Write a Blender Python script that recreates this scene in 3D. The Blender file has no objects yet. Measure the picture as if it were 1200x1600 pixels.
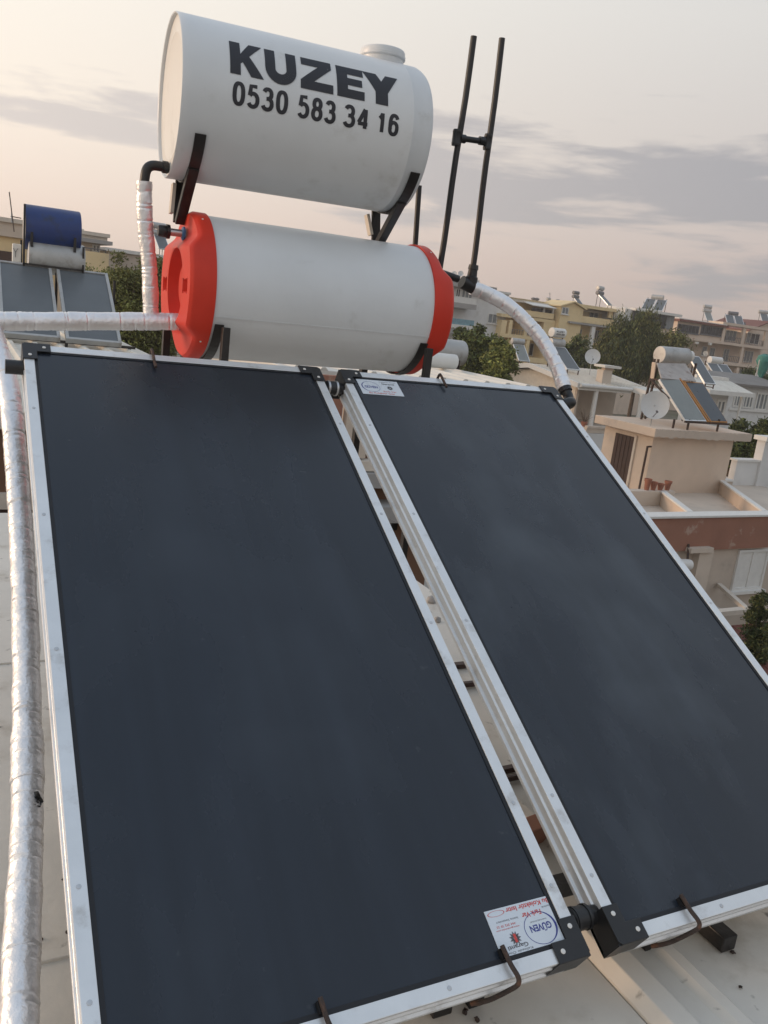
import bpy, bmesh, math, random
import numpy as np
from mathutils import Vector, Matrix
random.seed(7); rng = np.random.default_rng(11)
R = math.radians
S = bpy.context.scene
COL = S.collection
# ------------------------------------------------------------------ camera
CAM = np.array([-0.1710, -2.7000, 0.2054]); FPX = 1307.46
_yaw, _pit, _rol = 0.48563, 0.23032, 0.11944
cy, sy, cp, sp = math.cos(_yaw), math.sin(_yaw), math.cos(_pit), math.sin(_pit)
_f = np.array([sy*cp, cy*cp, -sp]); _r0 = np.array([cy, -sy, 0.0]); _u0 = np.cross(_r0, _f)
_r = math.cos(_rol)*_r0 + math.sin(_rol)*_u0; _u = -math.sin(_rol)*_r0 + math.cos(_rol)*_u0
cam = bpy.data.cameras.new('camera'); co = bpy.data.objects.new('camera', cam); COL.objects.link(co)
co.matrix_world = Matrix(((_r[0], _u[0], -_f[0], CAM[0]), (_r[1], _u[1], -_f[1], CAM[1]), (_r[2], _u[2], -_f[2], CAM[2]), (0, 0, 0, 1)))
cam.sensor_fit = 'AUTO'; cam.sensor_width = 36; cam.lens = FPX/1600*36; cam.clip_start = 0.05; cam.clip_end = 6000
S.camera = co
# ------------------------------------------------------------------ sky, sun, exposure
SUN_AZ = R(-66)                       # from +Y towards +X
SUN_EL = R(7)
sdir = Vector((math.sin(SUN_AZ)*math.cos(SUN_EL), math.cos(SUN_AZ)*math.cos(SUN_EL), math.sin(SUN_EL)))
W = bpy.data.worlds.new('World'); S.world = W; W.use_nodes = True
nt = W.node_tree; N = nt.nodes; LK = nt.links; N.clear()
def wn(t, **k):
    n = N.new(t)
    for a, b in k.items(): setattr(n, a, b)
    return n
wo = wn('ShaderNodeOutputWorld'); bg = wn('ShaderNodeBackground'); LK.new(bg.outputs[0], wo.inputs[0])
tc = wn('ShaderNodeTexCoord'); sep = wn('ShaderNodeSeparateXYZ'); LK.new(tc.outputs['Generated'], sep.inputs[0])
dot = wn('ShaderNodeVectorMath', operation='DOT_PRODUCT'); LK.new(tc.outputs['Generated'], dot.inputs[0])
dot.inputs[1].default_value = (math.sin(SUN_AZ), math.cos(SUN_AZ), 0)
tm = wn('ShaderNodeMapRange', interpolation_type='SMOOTHSTEP'); LK.new(dot.outputs['Value'], tm.inputs[0])
tm.inputs[1].default_value = -0.75; tm.inputs[2].default_value = 0.95
def ramp(cols, fac):
    r = wn('ShaderNodeValToRGB'); e = r.color_ramp.elements
    while len(e) < len(cols): e.new(0.5)
    for i, (p, c) in enumerate(cols): e[i].position = p; e[i].color = (*c, 1)
    LK.new(fac, r.inputs[0]); return r.outputs[0]
far = ramp([(0.0, (.40, .345, .335)), (.07, (.46, .375, .36)), (.17, (.52, .470, .455)), (.32, (.61, .595, .58)), (.6, (.52, .575, .645)), (1.0, (.43, .53, .67))], sep.outputs['Z'])
near = ramp([(0.0, (.93, .75, .63)), (.07, (1.00, .815, .69)), (.17, (1.08, .95, .80)), (.32, (1.06, .99, .87)), (.6, (.66, .70, .75)), (1.0, (.43, .53, .67))], sep.outputs['Z'])
mx = wn('ShaderNodeMix', data_type='RGBA'); LK.new(tm.outputs[0], mx.inputs[0]); LK.new(far, mx.inputs[6]); LK.new(near, mx.inputs[7])
# cloud bank, low and stretched along the horizon
mp = wn('ShaderNodeMapping'); mp.inputs['Scale'].default_value = (3.0, 3.0, 19); mp.inputs['Location'].default_value = (1.3, 2.4, .15); LK.new(tc.outputs['Generated'], mp.inputs[0])
cn = wn('ShaderNodeTexNoise'); cn.inputs['Scale'].default_value = 1.35; cn.inputs['Detail'].default_value = 7; cn.inputs['Roughness'].default_value = .56; cn.inputs['Distortion'].default_value = .25
LK.new(mp.outputs[0], cn.inputs['Vector'])
band = wn('ShaderNodeValToRGB'); be = band.color_ramp.elements; band.color_ramp.interpolation = 'LINEAR'
for i, (p, v) in enumerate([(0.0, .15), (.06, .30), (.125, .52), (.150, .98), (.19, .92), (.225, .10), (.30, -.35), (1, -.1)]):
    if i >= len(be): be.new(p)
    be[i].position = p; be[i].color = ((v+.5)/2,)*3+(1,)
LK.new(sep.outputs['Z'], band.inputs[0])
bs = wn('ShaderNodeMath', operation='MULTIPLY_ADD'); LK.new(band.outputs[0], bs.inputs[0]); bs.inputs[1].default_value = .52; LK.new(cn.outputs['Fac'], bs.inputs[2])
td = wn('ShaderNodeMath', operation='MULTIPLY_ADD'); LK.new(tm.outputs[0], td.inputs[0]); td.inputs[1].default_value = -.27; LK.new(bs.outputs[0], td.inputs[2])
cr = wn('ShaderNodeMapRange', interpolation_type='SMOOTHSTEP'); LK.new(td.outputs[0], cr.inputs[0]); cr.inputs[1].default_value = .665; cr.inputs[2].default_value = .81
cm2 = wn('ShaderNodeMath', operation='MULTIPLY'); LK.new(cr.outputs[0], cm2.inputs[0]); cm2.inputs[1].default_value = .82
ccol = wn('ShaderNodeMix', data_type='RGBA'); LK.new(tm.outputs[0], ccol.inputs[0]); ccol.inputs[6].default_value = (.27, .275, .31, 1); ccol.inputs[7].default_value = (.78, .69, .64, 1)
mc = wn('ShaderNodeMix', data_type='RGBA'); LK.new(cm2.outputs[0], mc.inputs[0]); LK.new(mx.outputs[2], mc.inputs[6]); LK.new(ccol.outputs[2], mc.inputs[7])
sky = wn('ShaderNodeTexSky', sky_type='NISHITA'); sky.sun_disc = False; sky.sun_elevation = SUN_EL; sky.sun_rotation = SUN_AZ
sk = wn('ShaderNodeMix', data_type='RGBA', blend_type='ADD'); sk.inputs[0].default_value = .012; LK.new(mc.outputs[2], sk.inputs[6]); LK.new(sky.outputs[0], sk.inputs[7])
LK.new(sk.outputs[2], bg.inputs[0]); bg.inputs[1].default_value = 1.0
sl = bpy.data.lights.new('sun', 'SUN'); sl.energy = 1.8; sl.angle = R(14); sl.color = (1.0, .70, .48)
so = bpy.data.objects.new('sun', sl); COL.objects.link(so); so.rotation_euler = (-sdir).to_track_quat('-Z', 'Y').to_euler()
vs = S.view_settings; vs.view_transform = 'Standard'; vs.look = 'None'; vs.exposure = 0.12; vs.gamma = 1.0; vs.use_curve_mapping = False
# ------------------------------------------------------------------ measuring helpers
def ray(x, y): return _f + _r*((x-600)/FPX) - _u*((y-800)/FPX)
def at(x, y, D): return CAM + ray(x, y)*D
def aty(x, y, Y): d = ray(x, y); return CAM + d*((Y-CAM[1])/d[1])
def atz(x, y, z): d = ray(x, y); return CAM + d*((z-CAM[2])/d[2])
GZ = -8.2
# ------------------------------------------------------------------ materials
MATS = {}
def mat(name, col, rough=.7, metal=0.0, var=.12, scale=6.0, bump=.15, bscale=40.0, spec=.5, dirt=None, dscale=2.0, dlo=.5, dhi=.7, coat=0, aniso=None, isl=0.0):
    if name in MATS: return MATS[name]
    m = bpy.data.materials.new(name); m.use_nodes = True; t = m.node_tree; n = t.nodes; l = t.links
    b = n['Principled BSDF']; b.inputs['Roughness'].default_value = rough; b.inputs['Metallic'].default_value = metal
    b.inputs['Specular IOR Level'].default_value = spec; b.inputs['Coat Weight'].default_value = coat
    c = n.new('ShaderNodeTexCoord'); v = c.outputs['Object']
    if aniso:
        mp = n.new('ShaderNodeMapping'); mp.inputs['Scale'].default_value = aniso; l.new(v, mp.inputs[0]); v = mp.outputs[0]
    z = n.new('ShaderNodeTexNoise'); z.inputs['Scale'].default_value = scale; z.inputs['Detail'].default_value = 6; z.inputs['Roughness'].default_value = .6; l.new(v, z.inputs['Vector'])
    r = n.new('ShaderNodeValToRGB'); r.color_ramp.elements[0].position = .3; r.color_ramp.elements[1].position = .7
    r.color_ramp.elements[0].color = (*[x*(1-var) for x in col], 1); r.color_ramp.elements[1].color = (*[min(1, x*(1+var)) for x in col], 1)
    l.new(z.outputs['Fac'], r.inputs[0]); out = r.outputs[0]
    if isl:
        g = n.new('ShaderNodeNewGeometry'); h = n.new('ShaderNodeHueSaturation'); mr = n.new('ShaderNodeMapRange')
        mr.inputs[3].default_value = 1-isl; mr.inputs[4].default_value = 1+isl; l.new(g.outputs['Random Per Island'], mr.inputs[0]); l.new(mr.outputs[0], h.inputs['Value']); l.new(out, h.inputs['Color']); out = h.outputs[0]
    if dirt:
        z2 = n.new('ShaderNodeTexNoise'); z2.inputs['Scale'].default_value = dscale; z2.inputs['Detail'].default_value = 8; z2.inputs['Roughness'].default_value = .65; l.new(v, z2.inputs['Vector'])
        mr = n.new('ShaderNodeMapRange'); mr.interpolation_type = 'SMOOTHSTEP'; mr.inputs[1].default_value = dlo; mr.inputs[2].default_value = dhi; l.new(z2.outputs['Fac'], mr.inputs[0])
        mi = n.new('ShaderNodeMix'); mi.data_type = 'RGBA'; l.new(mr.outputs[0], mi.inputs[0]); l.new(out, mi.inputs[6]); mi.inputs[7].default_value = (*dirt, 1); out = mi.outputs[2]
    l.new(out, b.inputs['Base Color'])
    rr = n.new('ShaderNodeMapRange'); rr.inputs[3].default_value = max(.02, rough-.1); rr.inputs[4].default_value = min(1, rough+.1); l.new(z.outputs['Fac'], rr.inputs[0]); l.new(rr.outputs[0], b.inputs['Roughness'])
    if bump:
        zb = n.new('ShaderNodeTexNoise'); zb.inputs['Scale'].default_value = bscale; zb.inputs['Detail'].default_value = 4; l.new(v, zb.inputs['Vector'])
        bp = n.new('ShaderNodeBump'); bp.inputs['Strength'].default_value = bump; bp.inputs['Distance'].default_value = .01; l.new(zb.outputs['Fac'], bp.inputs['Height']); l.new(bp.outputs[0], b.inputs['Normal'])
    MATS[name] = m; return m
M = mat
tank_white = M('tank_white_paint', (.66, .68, .69), .36, var=.05, scale=3, bump=.16, bscale=6, dirt=(.47, .47, .45), dscale=4.5, dlo=.58, dhi=.80)
tank_sheet = M('tank_white_sheet', (.66, .685, .70), .40, var=.05, scale=3, bump=.30, bscale=5, dirt=(.46, .46, .45), dscale=5, dlo=.60, dhi=.82)
end_paint = M('tank_end_paint', (.72, .70, .66), .45, var=.04, scale=4, bump=.06, dirt=(.56, .52, .47), dscale=6, dlo=.55, dhi=.8)
red_plastic = M('red_plastic', (.60, .040, .020), .48, spec=.3, dirt=(.40, .04, .025), dscale=7, dlo=.56, dhi=.8, var=.10, scale=5, bump=.05, bscale=90)
black_paint = M('black_painted_steel', (.016, .014, .013), .45, var=.3, scale=20, bump=.15, bscale=60, dirt=(.07, .04, .025), dscale=16, dlo=.62, dhi=.8)
black_plastic = M('black_plastic', (.014, .014, .015), .4, var=.2, scale=20, bump=.06)
rusty = M('rusty_iron', (.045, .030, .024), .75, var=.35, scale=30, bump=.4, bscale=120, dirt=(.16, .07, .035), dscale=25, dlo=.5, dhi=.7)
alu = M('aluminium', (.74, .75, .75), .38, .55, var=.06, scale=8, bump=.05, bscale=80, dirt=(.44, .42, .39), dscale=11, dlo=.53, dhi=.78, aniso=(1, 1, 1))
steel = M('steel', (.55, .55, .55), .35, .9, var=.1, scale=20, bump=.05)
blue_rubber = M('blue_rubber', (.05, .13, .27), .5, var=.1, bump=0)
paint_black = M('stencil_black', (.018, .018, .024), .5, var=.25, scale=25, bump=0, dirt=(.5, .5, .5), dscale=24, dlo=.70, dhi=.74)
sticker_white = M('sticker_white', (.62, .67, .72), .3, var=.03, scale=6, bump=0)
ink_blue = M('ink_blue', (.04, .05, .24), .4, var=.05, bump=0)
ink_red = M('ink_red', (.55, .06, .05), .4, var=.05, bump=0)
ink_grey = M('ink_grey', (.10, .10, .11), .4, var=.05, bump=0)
def glass_mat(name, hi, lo=(.0120, .0165, .0250)):
    m = bpy.data.materials.new(name); m.use_nodes = True; t = m.node_tree; n = t.nodes; l = t.links; b = n['Principled BSDF']
    c = n.new('ShaderNodeTexCoord'); mp = n.new('ShaderNodeMapping'); mp.inputs['Scale'].default_value = (1.4, .8, .8); l.new(c.outputs['Object'], mp.inputs[0])
    z = n.new('ShaderNodeTexNoise'); z.inputs['Scale'].default_value = 2.3; z.inputs['Detail'].default_value = 7; z.inputs['Roughness'].default_value = .55; z.inputs['Distortion'].default_value = .25; l.new(mp.outputs[0], z.inputs['Vector'])
    r = n.new('ShaderNodeValToRGB'); r.color_ramp.elements[0].position = .48; r.color_ramp.elements[1].position = .84
    r.color_ramp.elements[0].color = (*lo, 1); r.color_ramp.elements[1].color = (*hi, 1); l.new(z.outputs['Fac'], r.inputs[0])
    # dust specks and streaks
    z2 = n.new('ShaderNodeTexNoise'); z2.inputs['Scale'].default_value = 34; z2.inputs['Detail'].default_value = 5; l.new(c.outputs['Object'], z2.inputs['Vector'])
    mr = n.new('ShaderNodeMapRange'); mr.inputs[1].default_value = .70; mr.inputs[2].default_value = .82; mr.inputs[4].default_value = .35; l.new(z2.outputs['Fac'], mr.inputs[0])
    mi = n.new('ShaderNodeMix'); mi.data_type = 'RGBA'; l.new(mr.outputs[0], mi.inputs[0]); l.new(r.outputs[0], mi.inputs[6]); mi.inputs[7].default_value = (.11, .115, .12, 1)
    mp3 = n.new('ShaderNodeMapping'); mp3.inputs['Scale'].default_value = (9, .35, .35); l.new(c.outputs['Object'], mp3.inputs[0])
    z3 = n.new('ShaderNodeTexNoise'); z3.inputs['Scale'].default_value = 1.6; z3.inputs['Detail'].default_value = 3; l.new(mp3.outputs[0], z3.inputs['Vector'])
    mr3 = n.new('ShaderNodeMapRange'); mr3.inputs[1].default_value = .35; mr3.inputs[2].default_value = .65; mr3.inputs[3].default_value = .88; mr3.inputs[4].default_value = 1.14; l.new(z3.outputs['Fac'], mr3.inputs[0])
    hs = n.new('ShaderNodeHueSaturation'); l.new(mi.outputs[2], hs.inputs['Color']); l.new(mr3.outputs[0], hs.inputs['Value'])
    l.new(hs.outputs[0], b.inputs['Base Color'])
    rr = n.new('ShaderNodeMapRange'); rr.inputs[1].default_value = .3; rr.inputs[2].default_value = .75; rr.inputs[3].default_value = .20; rr.inputs[4].default_value = .34; l.new(z.outputs['Fac'], rr.inputs[0]); l.new(rr.outputs[0], b.inputs['Roughness'])
    b.inputs['Specular IOR Level'].default_value = .5
    zb = n.new('ShaderNodeTexNoise'); zb.inputs['Scale'].default_value = 5; l.new(mp.outputs[0], zb.inputs['Vector'])
    bp = n.new('ShaderNodeBump'); bp.inputs['Strength'].default_value = .05; bp.inputs['Distance'].default_value = .02; l.new(zb.outputs['Fac'], bp.inputs['Height']); l.new(bp.outputs[0], b.inputs['Normal'])
    return m
glass_a = glass_mat('collector_glass', (.024, .031, .043)); glass_b = glass_mat('collector_glass_dusty', (.050, .061, .075))
dark_border = M('border_black', (.008, .009, .012), .6, var=.2, bump=0)
def foil_mat(name, tint):
    m = bpy.data.materials.new(name); m.use_nodes = True; t = m.node_tree; n = t.nodes; l = t.links; b = n['Principled BSDF']
    c = n.new('ShaderNodeTexCoord')
    z = n.new('ShaderNodeTexNoise'); z.inputs['Scale'].default_value = 14; z.inputs['Detail'].default_value = 6; l.new(c.outputs['Object'], z.inputs['Vector'])
    r = n.new('ShaderNodeValToRGB'); r.color_ramp.elements[0].position = .3; r.color_ramp.elements[1].position = .7
    r.color_ramp.elements[0].color = (*[x*.88 for x in tint], 1); r.color_ramp.elements[1].color = (*tint, 1); l.new(z.outputs['Fac'], r.inputs[0]); l.new(r.outputs[0], b.inputs['Base Color'])
    b.inputs['Metallic'].default_value = .68; b.inputs['Roughness'].default_value = .40
    v = n.new('ShaderNodeTexVoronoi'); v.feature = 'DISTANCE_TO_EDGE'; v.inputs['Scale'].default_value = 22; l.new(c.outputs['Object'], v.inputs['Vector'])
    z3 = n.new('ShaderNodeTexNoise'); z3.inputs['Scale'].default_value = 75; z3.inputs['Detail'].default_value = 5; l.new(c.outputs['Object'], z3.inputs['Vector'])
    ad = n.new('ShaderNodeMath'); ad.operation = 'ADD'; l.new(v.outputs['Distance'], ad.inputs[0]); l.new(z3.outputs['Fac'], ad.inputs[1])
    bp = n.new('ShaderNodeBump'); bp.inputs['Strength'].default_value = .42; bp.inputs['Distance'].default_value = .006; l.new(ad.outputs[0], bp.inputs['Height']); l.new(bp.outputs[0], b.inputs['Normal'])
    return m
foil = foil_mat('foil_wrap', (.86, .86, .87))
def roof_mat(name, col, dirt):
    m = M(name, col, .62, var=.09, scale=2.5, bump=.12, bscale=30, dirt=dirt, dscale=3.2, dlo=.52, dhi=.72)
    t = m.node_tree; n = t.nodes; l = t.links; b = n['Principled BSDF']
    src = b.inputs['Base Color'].links[0].from_socket; c = n.new('ShaderNodeTexCoord')
    z = n.new('ShaderNodeTexNoise'); z.inputs['Scale'].default_value = 17; z.inputs['Detail'].default_value = 5; l.new(c.outputs['Object'], z.inputs['Vector'])
    mr = n.new('ShaderNodeMapRange'); mr.inputs[1].default_value = .665; mr.inputs[2].default_value = .73; mr.inputs[4].default_value = .7; l.new(z.outputs['Fac'], mr.inputs[0])
    mi = n.new('ShaderNodeMix'); mi.data_type = 'RGBA'; l.new(mr.outputs[0], mi.inputs[0]); l.new(src, mi.inputs[6]); mi.inputs[7].default_value = (.07, .06, .05, 1); l.new(mi.outputs[2], b.inputs['Base Color'])
    return m
roof_sheet_m = roof_mat('roof_sheet_paint', (.62, .585, .525), (.42, .375, .31))
roof_cream = roof_mat('roof_cream', (.62, .59, .52), (.46, .42, .36))
roof_white = M('roof_white', (.62, .60, .55), .6, var=.08, scale=1.5, bump=.1, dirt=(.46, .43, .38), dscale=1.2, dlo=.5, dhi=.75)
def pl(name, col, dirt=None, **k): return M(name, col, .85, var=.08, scale=.8, bump=.2, bscale=14, dirt=dirt, dscale=.9, dlo=.52, dhi=.78, **k)
p_cream = pl('plaster_cream', (.56, .48, .40), (.43, .37, .31))
p_tan = pl('plaster_tan', (.49, .415, .345), (.38, .32, .27))
p_white = pl('plaster_white', (.62, .62, .61), (.48, .47, .45))
p_yellow = pl('plaster_yellow', (.72, .57, .33), (.58, .47, .30))
p_beige = pl('plaster_beige', (.60, .49, .40), (.49, .40, .33))
p_peach = pl('plaster_peach', (.60, .48, .38), (.43, .35, .30))
p_terra = M('plaster_terracotta', (.29, .14, .095), .85, var=.12, scale=1.2, bump=.3, bscale=18, dirt=(.40, .28, .22), dscale=1.9, dlo=.58, dhi=.68)
p_brown = pl('wall_brown', (.16, .085, .05), (.10, .06, .04))
wood_dark = M('wood_dark', (.055, .028, .02), .6, var=.3, scale=6, bump=.3, aniso=(8, 8, .6))
dark_glass = M('dark_glass', (.02, .024, .028), .12, var=.3, scale=.7, bump=0)
grey_glass = M('curtained_glass', (.20, .22, .23), .25, var=.35, scale=1.5, bump=0, aniso=(6, 6, .3))
trim_white = M('trim_white', (.66, .65, .62), .6, var=.05, bump=0)
trim_cream = M('trim_cream', (.62, .56, .48), .7, var=.08, bump=.1)
rail_grey = M('rail_grey', (.13, .13, .14), .5, var=.2, bump=0)
slab_grey = pl('slab_grey', (.33, .32, .31))
roof_brown = M('roof_brown', (.16, .06, .045), .7, var=.2, bump=.2)
awning_w = M('awning_white', (.66, .64, .60), .7, var=.06, bump=.1)
galv = M('galvanised', (.42, .42, .41), .5, .35, var=.12, scale=3, bump=.12, dirt=(.26, .23, .20), dscale=4, dlo=.5, dhi=.75)
sheet_grey = M('bare_sheet', (.40, .36, .33), .5, .3, var=.15, scale=4, bump=.2, dirt=(.22, .16, .13), dscale=3, dlo=.5, dhi=.75)
blue_paint = M('blue_paint', (.012, .035, .15), .4, var=.15, scale=4, bump=.1, dirt=(.02, .03, .07), dscale=4)
col_grey = M('collector_grey', (.10, .112, .12), .35, var=.12, scale=2, bump=0)
col_dark = M('collector_dark', (.035, .045, .055), .3, var=.2, scale=2, bump=0)
col_green = M('collector_faded', (.20, .215, .205), .45, var=.1, scale=2, bump=0)
wood_orange = M('wood_orange', (.42, .19, .05), .6, var=.15, bump=.2)
dish_m = M('dish_paint', (.56, .57, .57), .5, var=.06, scale=3, bump=.05)
terracotta = M('terracotta_pot', (.27, .11, .07), .8, var=.2, scale=8, bump=.2)
teal = M('teal_canvas', (.05, .20, .17), .7, var=.2, scale=6, bump=.4)
bark = M('bark', (.09, .065, .045), .9, var=.3, scale=8, bump=.5)
tile_red = M('roof_tile', (.14, .04, .026), .75, var=.25, scale=3, bump=.3, isl=.25)
ground_m = M('ground_earth', (.17, .15, .115), .95, var=.25, scale=.05, bump=.3, dirt=(.09, .10, .05), dscale=.04)
road_m = M('asphalt', (.06, .06, .06), .9, var=.15, scale=.6, bump=.2)
def leafm(name, c, isl=.45): return M(name, c, .65, var=.35, scale=.7, bump=0, isl=isl, spec=.3)
leaf_a = leafm('leaf_green', (.095, .118, .032)); leaf_b = leafm('leaf_dark', (.050, .066, .022)); leaf_c = leafm('leaf_olive', (.145, .150, .050)); leaf_d = leafm('leaf_light', (.185, .200, .055))
# ------------------------------------------------------------------ mesh building
def A(*p): return np.array(p, float)
class MB:
    def __init__(s): s.v = []; s.f = []
    def add(s, vs, fs):
        b = len(s.v); s.v += [tuple(map(float, v)) for v in vs]; s.f += [tuple(i+b for i in f) for f in fs]; return s
    def obox(s, o, a, b, c):            # corner + three edge vectors
        o, a, b, c = map(lambda q: np.array(q, float), (o, a, b, c))
        return s.add([o, o+a, o+a+b, o+b, o+c, o+a+c, o+a+b+c, o+b+c], [(0, 3, 2, 1), (4, 5, 6, 7), (0, 1, 5, 4), (1, 2, 6, 5), (2, 3, 7, 6), (3, 0, 4, 7)])
    def box(s, x0, x1, y0, y1, z0, z1): return s.obox((x0, y0, z0), (x1-x0, 0, 0), (0, y1-y0, 0), (0, 0, z1-z0))
    def tube(s, pts, r, n=12, caps=True):
        P = [np.array(p, float) for p in pts]; k = len(P); rr = r if hasattr(r, '__len__') else [r]*k
        base = len(s.v); prev = None
        for i in range(k):
            t = P[min(i+1, k-1)]-P[max(i-1, 0)]; t = t/np.linalg.norm(t)
            if prev is None:
                a = np.cross(t, (0, 0, 1) if abs(t[2]) < .9 else (1, 0, 0))
            else: a = prev-t*(prev@t)
            a = a/np.linalg.norm(a); prev = a; b = np.cross(t, a)
            for j in range(n):
                w = 2*math.pi*j/n; s.v.append(tuple(P[i]+rr[i]*(math.cos(w)*a+math.sin(w)*b)))
        for i in range(k-1):
            for j in range(n):
                j2 = (j+1) % n; s.f.append((base+i*n+j, base+i*n+j2, base+(i+1)*n+j2, base+(i+1)*n+j))
        if caps: s.f.append(tuple(base+j for j in range(n-1, -1, -1))); s.f.append(tuple(base+(k-1)*n+j for j in range(n)))
        return s
    def bar(s, p, q, w, h, up=(0, 0, 1)):
        p = np.array(p, float); q = np.array(q, float); t = q-p; a = np.cross(t, up); a = a/np.linalg.norm(a); b = np.cross(a, t); b = b/np.linalg.norm(b)
        return s.obox(p-a*w/2-b*h/2, a*w, t, b*h)
    def lathe(s, o, ax, prof, n=48, ref=(0, 0, 1)):     # prof: (distance along axis, radius)
        o = np.array(o, float); ax = np.array(ax, float); ax = ax/np.linalg.norm(ax); ref = (1, 0, 0) if abs(ax[2]) > .98 else ref; a = np.cross(ax, ref); a = a/np.linalg.norm(a); b = np.cross(ax, a)
        base = len(s.v); k = len(prof)
        for (d, r) in prof:
            for j in range(n):
                w = 2*math.pi*j/n; s.v.append(tuple(o+ax*d+max(r, 1e-5)*(math.cos(w)*a+math.sin(w)*b)))
        for i in range(k-1):
            for j in range(n):
                j2 = (j+1) % n; s.f.append((base+i*n+j, base+i*n+j2, base+(i+1)*n+j2, base+(i+1)*n+j))
        s.f.append(tuple(base+j for j in range(n-1, -1, -1))); s.f.append(tuple(base+(k-1)*n+j for j in range(n)))
        return s
    def extrude(s, poly, o, a, b, t):     # 2d polygon in axes a,b at o, swept by vector t
        o, a, b, t = map(lambda q: np.array(q, float), (o, a, b, t)); n = len(poly)
        vs = [o+a*x+b*y for x, y in poly]+[o+a*x+b*y+t for x, y in poly]
        return s.add(vs, [tuple(range(n-1, -1, -1)), tuple(range(n, 2*n))]+[(i, (i+1) % n, n+(i+1) % n, n+i) for i in range(n)])
    def build(s, name, m, parent=None, smooth=False, bevel=0, world=True):
        me = bpy.data.meshes.new(name); V = s.v
        if parent is not None and world:
            L = parent.get('_base') or (0, 0, 0); V = [(x-L[0], y-L[1], z-L[2]) for x, y, z in V]
        me.from_pydata(V, [], s.f)
        bm = bmesh.new(); bm.from_mesh(me); bmesh.ops.recalc_face_normals(bm, faces=bm.faces); bm.to_mesh(me); bm.free()
        me.materials.append(m)
        if smooth:
            for p in me.polygons: p.use_smooth = True
            try: me.set_sharp_from_angle(angle=R(38))
            except Exception: pass
        o = bpy.data.objects.new(name, me); COL.objects.link(o)
        if parent is not None:
            o.parent = parent
            if world and parent.get('_base'): o['_base'] = parent['_base']
        if bevel:
            bv = o.modifiers.new('bevel', 'BEVEL'); bv.width = bevel; bv.segments = 2; bv.limit_method = 'ANGLE'; bv.angle_limit = R(40)
        return o
def tag(o, label, cat, group=None):
    o['label'] = label; o['category'] = cat
    if group: o['group'] = group
    return o
def thing(name, label, cat, loc, group=None, rz=0):
    o = bpy.data.objects.new(name, None); COL.objects.link(o); o.location = tuple(map(float, loc)); o.rotation_euler = (0, 0, rz); o.empty_display_size = .2
    o['_base'] = [float(x) for x in loc]
    return tag(o, label, cat, group)
def struct(o): o['kind'] = 'structure'; return o
def spline(pts, n=12):
    P = [np.array(p, float) for p in pts]; P = [2*P[0]-P[1]]+P+[2*P[-1]-P[-2]]; out = []
    for i in range(1, len(P)-2):
        for k in range(n):
            t = k/n; a, b, c, d = P[i-1:i+3]
            out.append(.5*((2*b)+(c-a)*t+(2*a-5*b+4*c-d)*t*t+(3*b-a-3*c+d)*t**3))
    out.append(P[-2]); return out
def resample(P, step):
    P = np.array(P); d = np.r_[0, np.cumsum(np.linalg.norm(np.diff(P, axis=0), axis=1))]; n = max(2, int(d[-1]/step)); s = np.linspace(0, d[-1], n)
    return np.stack([np.interp(s, d, P[:, i]) for i in range(3)], 1)
def text2d(s, size=1.0, bold=0.0, sx=1.0, space=1.0):
    c = bpy.data.curves.new('t', 'FONT'); c.body = s; c.size = size; c.offset = bold; c.resolution_u = 4; c.space_character = space
    o = bpy.data.objects.new('t', c); COL.objects.link(o); bpy.context.view_layer.update()
    me = bpy.data.meshes.new_from_object(o.evaluated_get(bpy.context.evaluated_depsgraph_get()))
    v = np.array([p.co[:2] for p in me.vertices]) if len(me.vertices) else np.zeros((0, 2)); f = [tuple(p.vertices) for p in me.polygons]
    bpy.data.objects.remove(o); bpy.data.curves.remove(c); bpy.data.meshes.remove(me)
    v = v*A(sx, 1); return v, f
def fit2d(v, x0, x1, y0, y1):
    lo, hi = v.min(0), v.max(0); return (v-lo)/(hi-lo)*A(x1-x0, y1-y0)+A(x0, y0)

# ================================================================== SETTING
g = MB(); g.add([(-900, -400, GZ), (2500, -400, GZ), (2500, 2500, GZ), (-900, 2500, GZ)], [(0, 1, 2, 3)])
struct(g.build('ground', ground_m))

# ---- the roof we stand on
RZ = -1.15
house = thing('roof_house', 'flat roof of pale metal sheets below the two large dark collectors', 'building', (0, -1, GZ))
MB().box(-5, 1.96, -7, 2.36, GZ, RZ-.10).build('wall', p_cream, house)
ys = [-7, -5.2, -3.4, -1.75, -1.13, -.72, .35, 1.4, 2.42]
for i in range(len(ys)-1):                      # overlapping sheets left of the rib
    z = RZ-.006*(i % 2); MB().box(-5.04, 1.105, ys[i]-(0.03 if i else 0), ys[i+1], z-.09-.002*i, z).build('roof_sheet', roof_sheet_m, house, bevel=.002)
rb = MB(); rb.extrude([(0, 0), (.02, .028), (.075, .028), (.10, .004), (.15, .004), (.17, .016), (.20, .016), (.22, 0), (.22, -.09), (0, -.09)], (1.108, -7, RZ), (1, 0, 0), (0, 0, 1), (0, 9.42, 0))
rb.build('roof_rib', roof_sheet_m, house, bevel=.003)
for i, (a, b) in enumerate([(-7, -3.1), (-3.13, -.2), (-.23, 2.42)]):
    MB().box(1.331, 2.02, a, b, RZ-.09+.001*i, RZ-.004*(i % 2)-.001).build('roof_sheet', roof_sheet_m, house, bevel=.002)
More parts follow.
